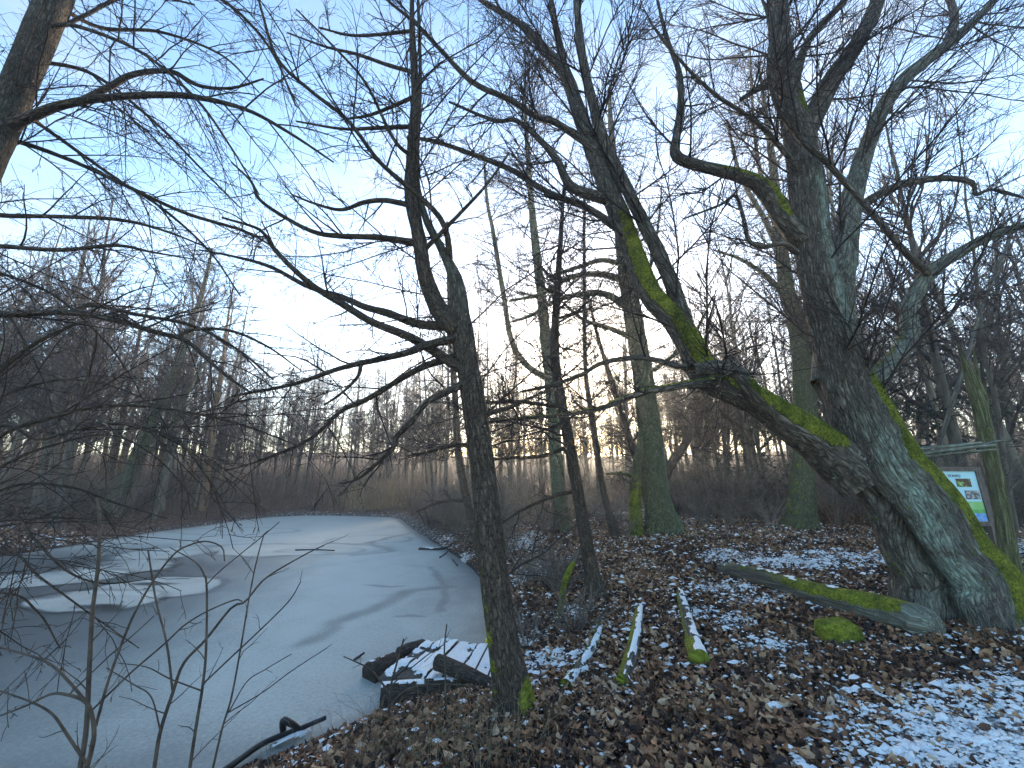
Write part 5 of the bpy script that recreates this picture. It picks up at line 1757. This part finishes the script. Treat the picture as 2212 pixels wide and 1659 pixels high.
snow_strip('snow_cover', *spline([level(585, 1625, -.02), level(640, 1598, -.02), level(668, 1584, -.02)], [.05, .06, .04], 24), bl, thr=.38, arc=60, seed=4)
for (pts, w, lab) in [([(905, 1186), (945, 1187), (985, 1178)], 7, 'snowy fallen branch lying on the ice at the right shore'),
                      ([(638, 1188), (680, 1187), (722, 1189)], 3, 'thin black twig lying far out on the ice'),
                      ([(765, 1425), (778, 1416), (786, 1411)], 5, 'short dark stick frozen beside the landing'),
                      ([(950, 1204), (962, 1196), (968, 1190)], 3, 'short dark stick frozen in near the right shore, upper one'),
                      ([(977, 1208), (983, 1215), (988, 1221)], 3, 'short dark stick frozen in near the right shore, lower one')]:
    P, R = spline([level(a, b, .02 + .05 * (i == 2)) for i, (a, b) in enumerate(pts)], [radius(pts[0][0], pts[0][1], level(*pts[0])[1], w)] * 3, 12)
    r_ = thing('stick', lab, 'stick', tuple(P[6]))
    G = Geo()
    limb_geo(G, P, R, 7, seed=int(pts[0][0]), lump=.2, cap=True)
    G.obj('stem', bm_.m, r_)
    if w == 7:
        snow_strip('snow_cover', P, R, r_, thr=.35, arc=45, seed=2, lift=.02)

# ---------------------------------------------------------------- fallen leaves
g = np.random.default_rng(77)


def leaf_shapes(m, g, big=1.0):
    """m lobed leaves (m,9,3) lying flat at the origin"""
    k = 8
    a = np.arange(k) / k * 2 * math.pi
    lob = np.array([1.15, .6, .95, .55, .62, .55, .95, .6])
    ova = np.array([1.15, .85, .62, .72, .95, .72, .62, .85])
    w = (g.random((m, 1)) < .38)
    r = np.where(w, lob[None], ova[None]) * g.uniform(.86, 1.16, (m, k))
    el = g.uniform(.65, 1.0, (m, 1))
    V = np.zeros((m, k + 1, 3))
    V[:, 1:, 0] = r * np.cos(a)
    V[:, 1:, 1] = r * np.sin(a) * el
    curl = g.normal(0, .5, (m, 1))
    V[:, 1:, 2] = curl * V[:, 1:, 1] ** 2 + g.normal(0, .5, (m, 1)) * V[:, 1:, 0] ** 2 * .6 + g.normal(0, .16, (m, k))
    return V * big


def rot_rand(V, g, tilt):
    m = len(V)
    t1, t2, yaw = g.normal(0, tilt, m), g.normal(0, tilt, m), g.uniform(0, 6.28, m)
    def rx(a):
        z, o_ = np.zeros(m), np.ones(m)
        return np.stack([np.stack([o_, z, z], -1), np.stack([z, np.cos(a), -np.sin(a)], -1), np.stack([z, np.sin(a), np.cos(a)], -1)], 1)
    def ry(a):
        z, o_ = np.zeros(m), np.ones(m)
        return np.stack([np.stack([np.cos(a), z, np.sin(a)], -1), np.stack([z, o_, z], -1), np.stack([-np.sin(a), z, np.cos(a)], -1)], 1)
    def rz(a):
        z, o_ = np.zeros(m), np.ones(m)
        return np.stack([np.stack([np.cos(a), -np.sin(a), z], -1), np.stack([np.sin(a), np.cos(a), z], -1), np.stack([z, z, o_], -1)], 1)
    Mx = rx(t1) @ ry(t2) @ rz(yaw)
    return np.einsum('mij,mkj->mki', Mx, V)


def scatter_points(n, dens, g, xr=(-4, 11), yr=(2.0, 17)):
    """n points on land in view, thinned by dens(x, y, D) in 0..1"""
    out = []
    tot = 0
    while tot < n:
        y = yr[0] + (yr[1] - yr[0]) * g.random(60000) ** 1.7
        x = g.uniform(-1, 1, 60000) * (y * 1.45 + .5)
        p = np.stack([x, y, np.full_like(x, .7)], -1)
        px, py, dep = project(p)
        ok = (px > -120) & (px < 2330) & (py < 1850) & (dep > .5)
        x, y = x[ok], y[ok]
        s = shore(x, y)
        d = dens(x, y) * (s > .03)
        ok = g.random(len(x)) < d
        out.append(np.stack([x[ok], y[ok]], -1))
        tot += ok.sum()
    return np.concatenate(out)[:n]


def leaf_dens(x, y):
    return np.clip(1 - .62 * sstep(.45, .85, snow_map(x, y)) - .62 * bare_map(x, y), .06, 1)


NL = 56000
pp = scatter_points(NL, leaf_dens, g)
zz = gz(pp[:, 0], pp[:, 1])
V = leaf_shapes(NL, g) * (g.uniform(.020, .046, NL) * (1 + .04 * pp[:, 1]))[:, None, None]
V = rot_rand(V, g, .48)
V += np.column_stack([pp, zz + g.uniform(.005, .05, NL)])[:, None]
tri = np.stack([np.zeros(8, int), np.arange(8) + 1, (np.arange(8) + 1) % 8 + 1], -1)
F = (np.arange(NL) * 9)[:, None, None] + tri[None]
patch = fbm(xy0(pp[:, 0] * .9, pp[:, 1] * .9), 3, 8)
tint = np.clip(g.beta(1.15, 1.5, NL) * 1.0 + .6 * (patch - .5), 0, 1)
lt = build('leaf_litter', V.reshape(-1, 3), [F.reshape(-1, 3)], M['leaf'], attrs={'tint': np.repeat(tint, 9)}, smooth=False)
tag(lt, 'thick brown litter of fallen leaves covering the bank', 'leaves', kind='stuff')

# the ones that show largest: single leaves
LM = []
for k in range(10):
    v = leaf_shapes(1, g)[0] * g.uniform(.036, .055)
    st_ = np.array([[-.062, .003, .0], [-.062, -.003, .0], [-.02, 0, .004]]) * 1.4
    LM.append(mesh_of('leaf', np.vstack([v, st_]), [np.vstack([tri, [[9, 10, 11]]])], M['leaf'], False, {'tint': np.full(12, [.2, .35, .5, .62, .72, .8, .88, .95, .55, .3][k])}))
pp = scatter_points(5000, lambda x, y: leaf_dens(x, y) * (y < 6.0), g)
px, py, dep = project(np.column_stack([pp, gz(pp[:, 0], pp[:, 1])]))
pp = pp[(px > 560) & (px < 2200) & (py < 1655)]
px, py, dep = project(np.column_stack([pp, gz(pp[:, 0], pp[:, 1])]))
pp = pp[np.argsort(dep)][:900][g.permutation(min(900, len(pp)))][:290]
for (x, y) in pp:
    o = bpy.data.objects.new('leaf', LM[g.integers(10)])
    COL.objects.link(o)
    o.parent = ground
    o.location = (x, y, float(gz(x, y)) + g.uniform(.04, .06))
    o.rotation_euler = (g.normal(0, .3), g.normal(0, .3), g.uniform(0, 6.28))

# ---------------------------------------------------------------- crumbs and patches of snow on the leaves
NS = 20000
pp = scatter_points(NS, lambda x, y: np.clip(snow_map(x, y) ** 2.0 * 2.2, .03, .8) * np.clip(.25 + 1.5 * (fbm(xy0(x * 3.5, y * 3.5), 3, 55) - .36), .02, 1), g)
k = 6
a = np.arange(k) / k * 2 * math.pi
r = g.uniform(.6, 1.35, (NS, k))
V = np.zeros((NS, k + 1, 3))
V[:, 1:, 0] = r * np.cos(a) * 1.5
V[:, 1:, 1] = r * np.sin(a) * .85
V[:, 1:, 2] = g.normal(-.12, .18, (NS, k))
V[:, 0, 2] = g.uniform(.35, .7, NS)
sz = np.clip(g.lognormal(-4.6, .55, NS), .004, .04) * (1 + .04 * pp[:, 1])
V *= sz[:, None, None]
yaw = g.normal(.1, .5, NS)
ca, sa = np.cos(yaw)[:, None], np.sin(yaw)[:, None]
V = np.stack([V[..., 0] * ca - V[..., 1] * sa, V[..., 0] * sa + V[..., 1] * ca, V[..., 2]], -1)
V += np.column_stack([pp, gz(pp[:, 0], pp[:, 1]) + g.uniform(.02, .055, NS)])[:, None]
tri = np.stack([np.zeros(k, int), np.arange(k) + 1, (np.arange(k) + 1) % k + 1], -1)
F = (np.arange(NS) * (k + 1))[:, None, None] + tri[None]
tag(build('snow_crumbs', V.reshape(-1, 3), [F.reshape(-1, 3)], M['snow']), 'thin broken snow lying in patches over leaves and path', 'snow', kind='stuff')

# ---------------------------------------------------------------- dry grass and stems on the near bank
def blades(n, pts_fn, hr, r, label, name, mat, seed, bend=.35):
    g = np.random.default_rng(seed)
    P = []
    for i in range(n):
        x, y = pts_fn(g)
        z = float(gz(x, y))
        h = g.uniform(*hr)
        a = g.uniform(0, 6.28)
        b_ = abs(g.normal(0, bend)) * h
        d = np.array([math.cos(a), math.sin(a), 0]) * b_
        b = np.array([x, y, z])
        P.append([b, b + d * .15 + [0, 0, h * .45], b + d * .55 + [0, 0, h * .8], b + d * 1.1 + [0, 0, h * .93]])
    G = Geo()
    tubes(G, np.array(P), np.tile(np.array([r, r * .9, r * .7, r * .3]), (n, 1)), 3)
    return tag(G.obj(name, mat), label, 'grass', kind='stuff')


straw = Mat('dry_straw', .8, .15)
straw.color(straw.ramp(straw.noise(straw.coord(), 6, 3), [(0.3, (0.06, 0.042, 0.028)), (0.7, (0.30, 0.225, 0.14))]))


def bank(g):
    while True:
        p = ground_at(g.normal(930, 150), g.uniform(1540, 1720))
        if shore(p[:1], p[1:2])[0] > .05:
            return p[0], p[1]


blades(340, bank, (.10, .42), .0018, 'dry straw coloured grass and stems on the near bank below the alder', 'dry_grass', straw.m, 6, .8)


def tufts(g):
    c = [(1985, 1400), (2120, 1385), (1660, 1440), (1800, 1530), (1500, 1560), (1740, 1400), (2200, 1390)][g.integers(7)]
    p = ground_at(g.normal(c[0], 45), g.normal(c[1], 12))
    return p[0], p[1]


blades(420, tufts, (.05, .16), .0018, 'short dry grass tufts around the foot of the huge tree', 'dry_grass', straw.m, 7)

# little frozen-in stalks by the right bank
def stalks(g):
    p = level(g.normal(985, 45), g.uniform(1225, 1370))
    return p[0], p[1]


# russet bush of clinging dead leaves behind the huge trunk
g = np.random.default_rng(31)
c = ground_at(1800, 1130)
m = 900
pp = c + np.abs(g.normal(0, 1, (m, 3))) * [1, 1, 0] * .0 + g.normal(0, 1, (m, 3)) * [.42, .4, .20] + [0, 0, .30]
pp[:, 2] = np.maximum(pp[:, 2], gz(pp[:, 0], pp[:, 1]) + .02)
V = rot_rand(leaf_shapes(m, g) * .05, g, 1.0) + pp[:, None]
tri = np.stack([np.zeros(8, int), np.arange(8) + 1, (np.arange(8) + 1) % 8 + 1], -1)
F = (np.arange(m) * 9)[:, None, None] + tri[None]
rb = thing('russet_bush', 'low bush of clinging russet leaves behind the huge trunk', 'bush', tuple(c))
rm_ = Mat('russet_leaf', .75, .2)
rm_.color(rm_.ramp(rm_.noise(rm_.coord(), 25, 3), [(0.3, (0.10, 0.042, 0.02)), (0.7, (0.30, 0.135, 0.06))]))
build('foliage', V.reshape(-1, 3), [F.reshape(-1, 3)], rm_.m, rb, smooth=False)
P = np.stack([np.linspace(c + [0, 0, -.05], c + [g.normal(0, .4), g.normal(0, .3), g.uniform(.4, .8)], 4) for _ in range(14)])
G = Geo()
tubes(G, P, np.tile([.008, .006, .004, .003], (14, 1)), 4)
G.obj('stems', M['shoot'], rb)

# ---------------------------------------------------------------- damp winter air
V, F = boxv(-146, 146, -16, 186, -1.9, 30.0)
hz_m = bpy.data.materials.new('damp_air')
hz_m.use_nodes = True
hn, hl = hz_m.node_tree.nodes, hz_m.node_tree.links
hn.clear()
ho = hn.new('ShaderNodeOutputMaterial')
hv = hn.new('ShaderNodeVolumePrincipled')
hv.inputs['Color'].default_value = (0.95, 0.96, 1.0, 1)
hv.inputs['Density'].default_value = 0.0024
hv.inputs['Anisotropy'].default_value = 0.7
hl.new(hv.outputs[0], ho.inputs['Volume'])
tag(build('haze', V, [F], hz_m, smooth=False), 'thin pale winter haze filling the air between the trees', 'haze', kind='stuff')
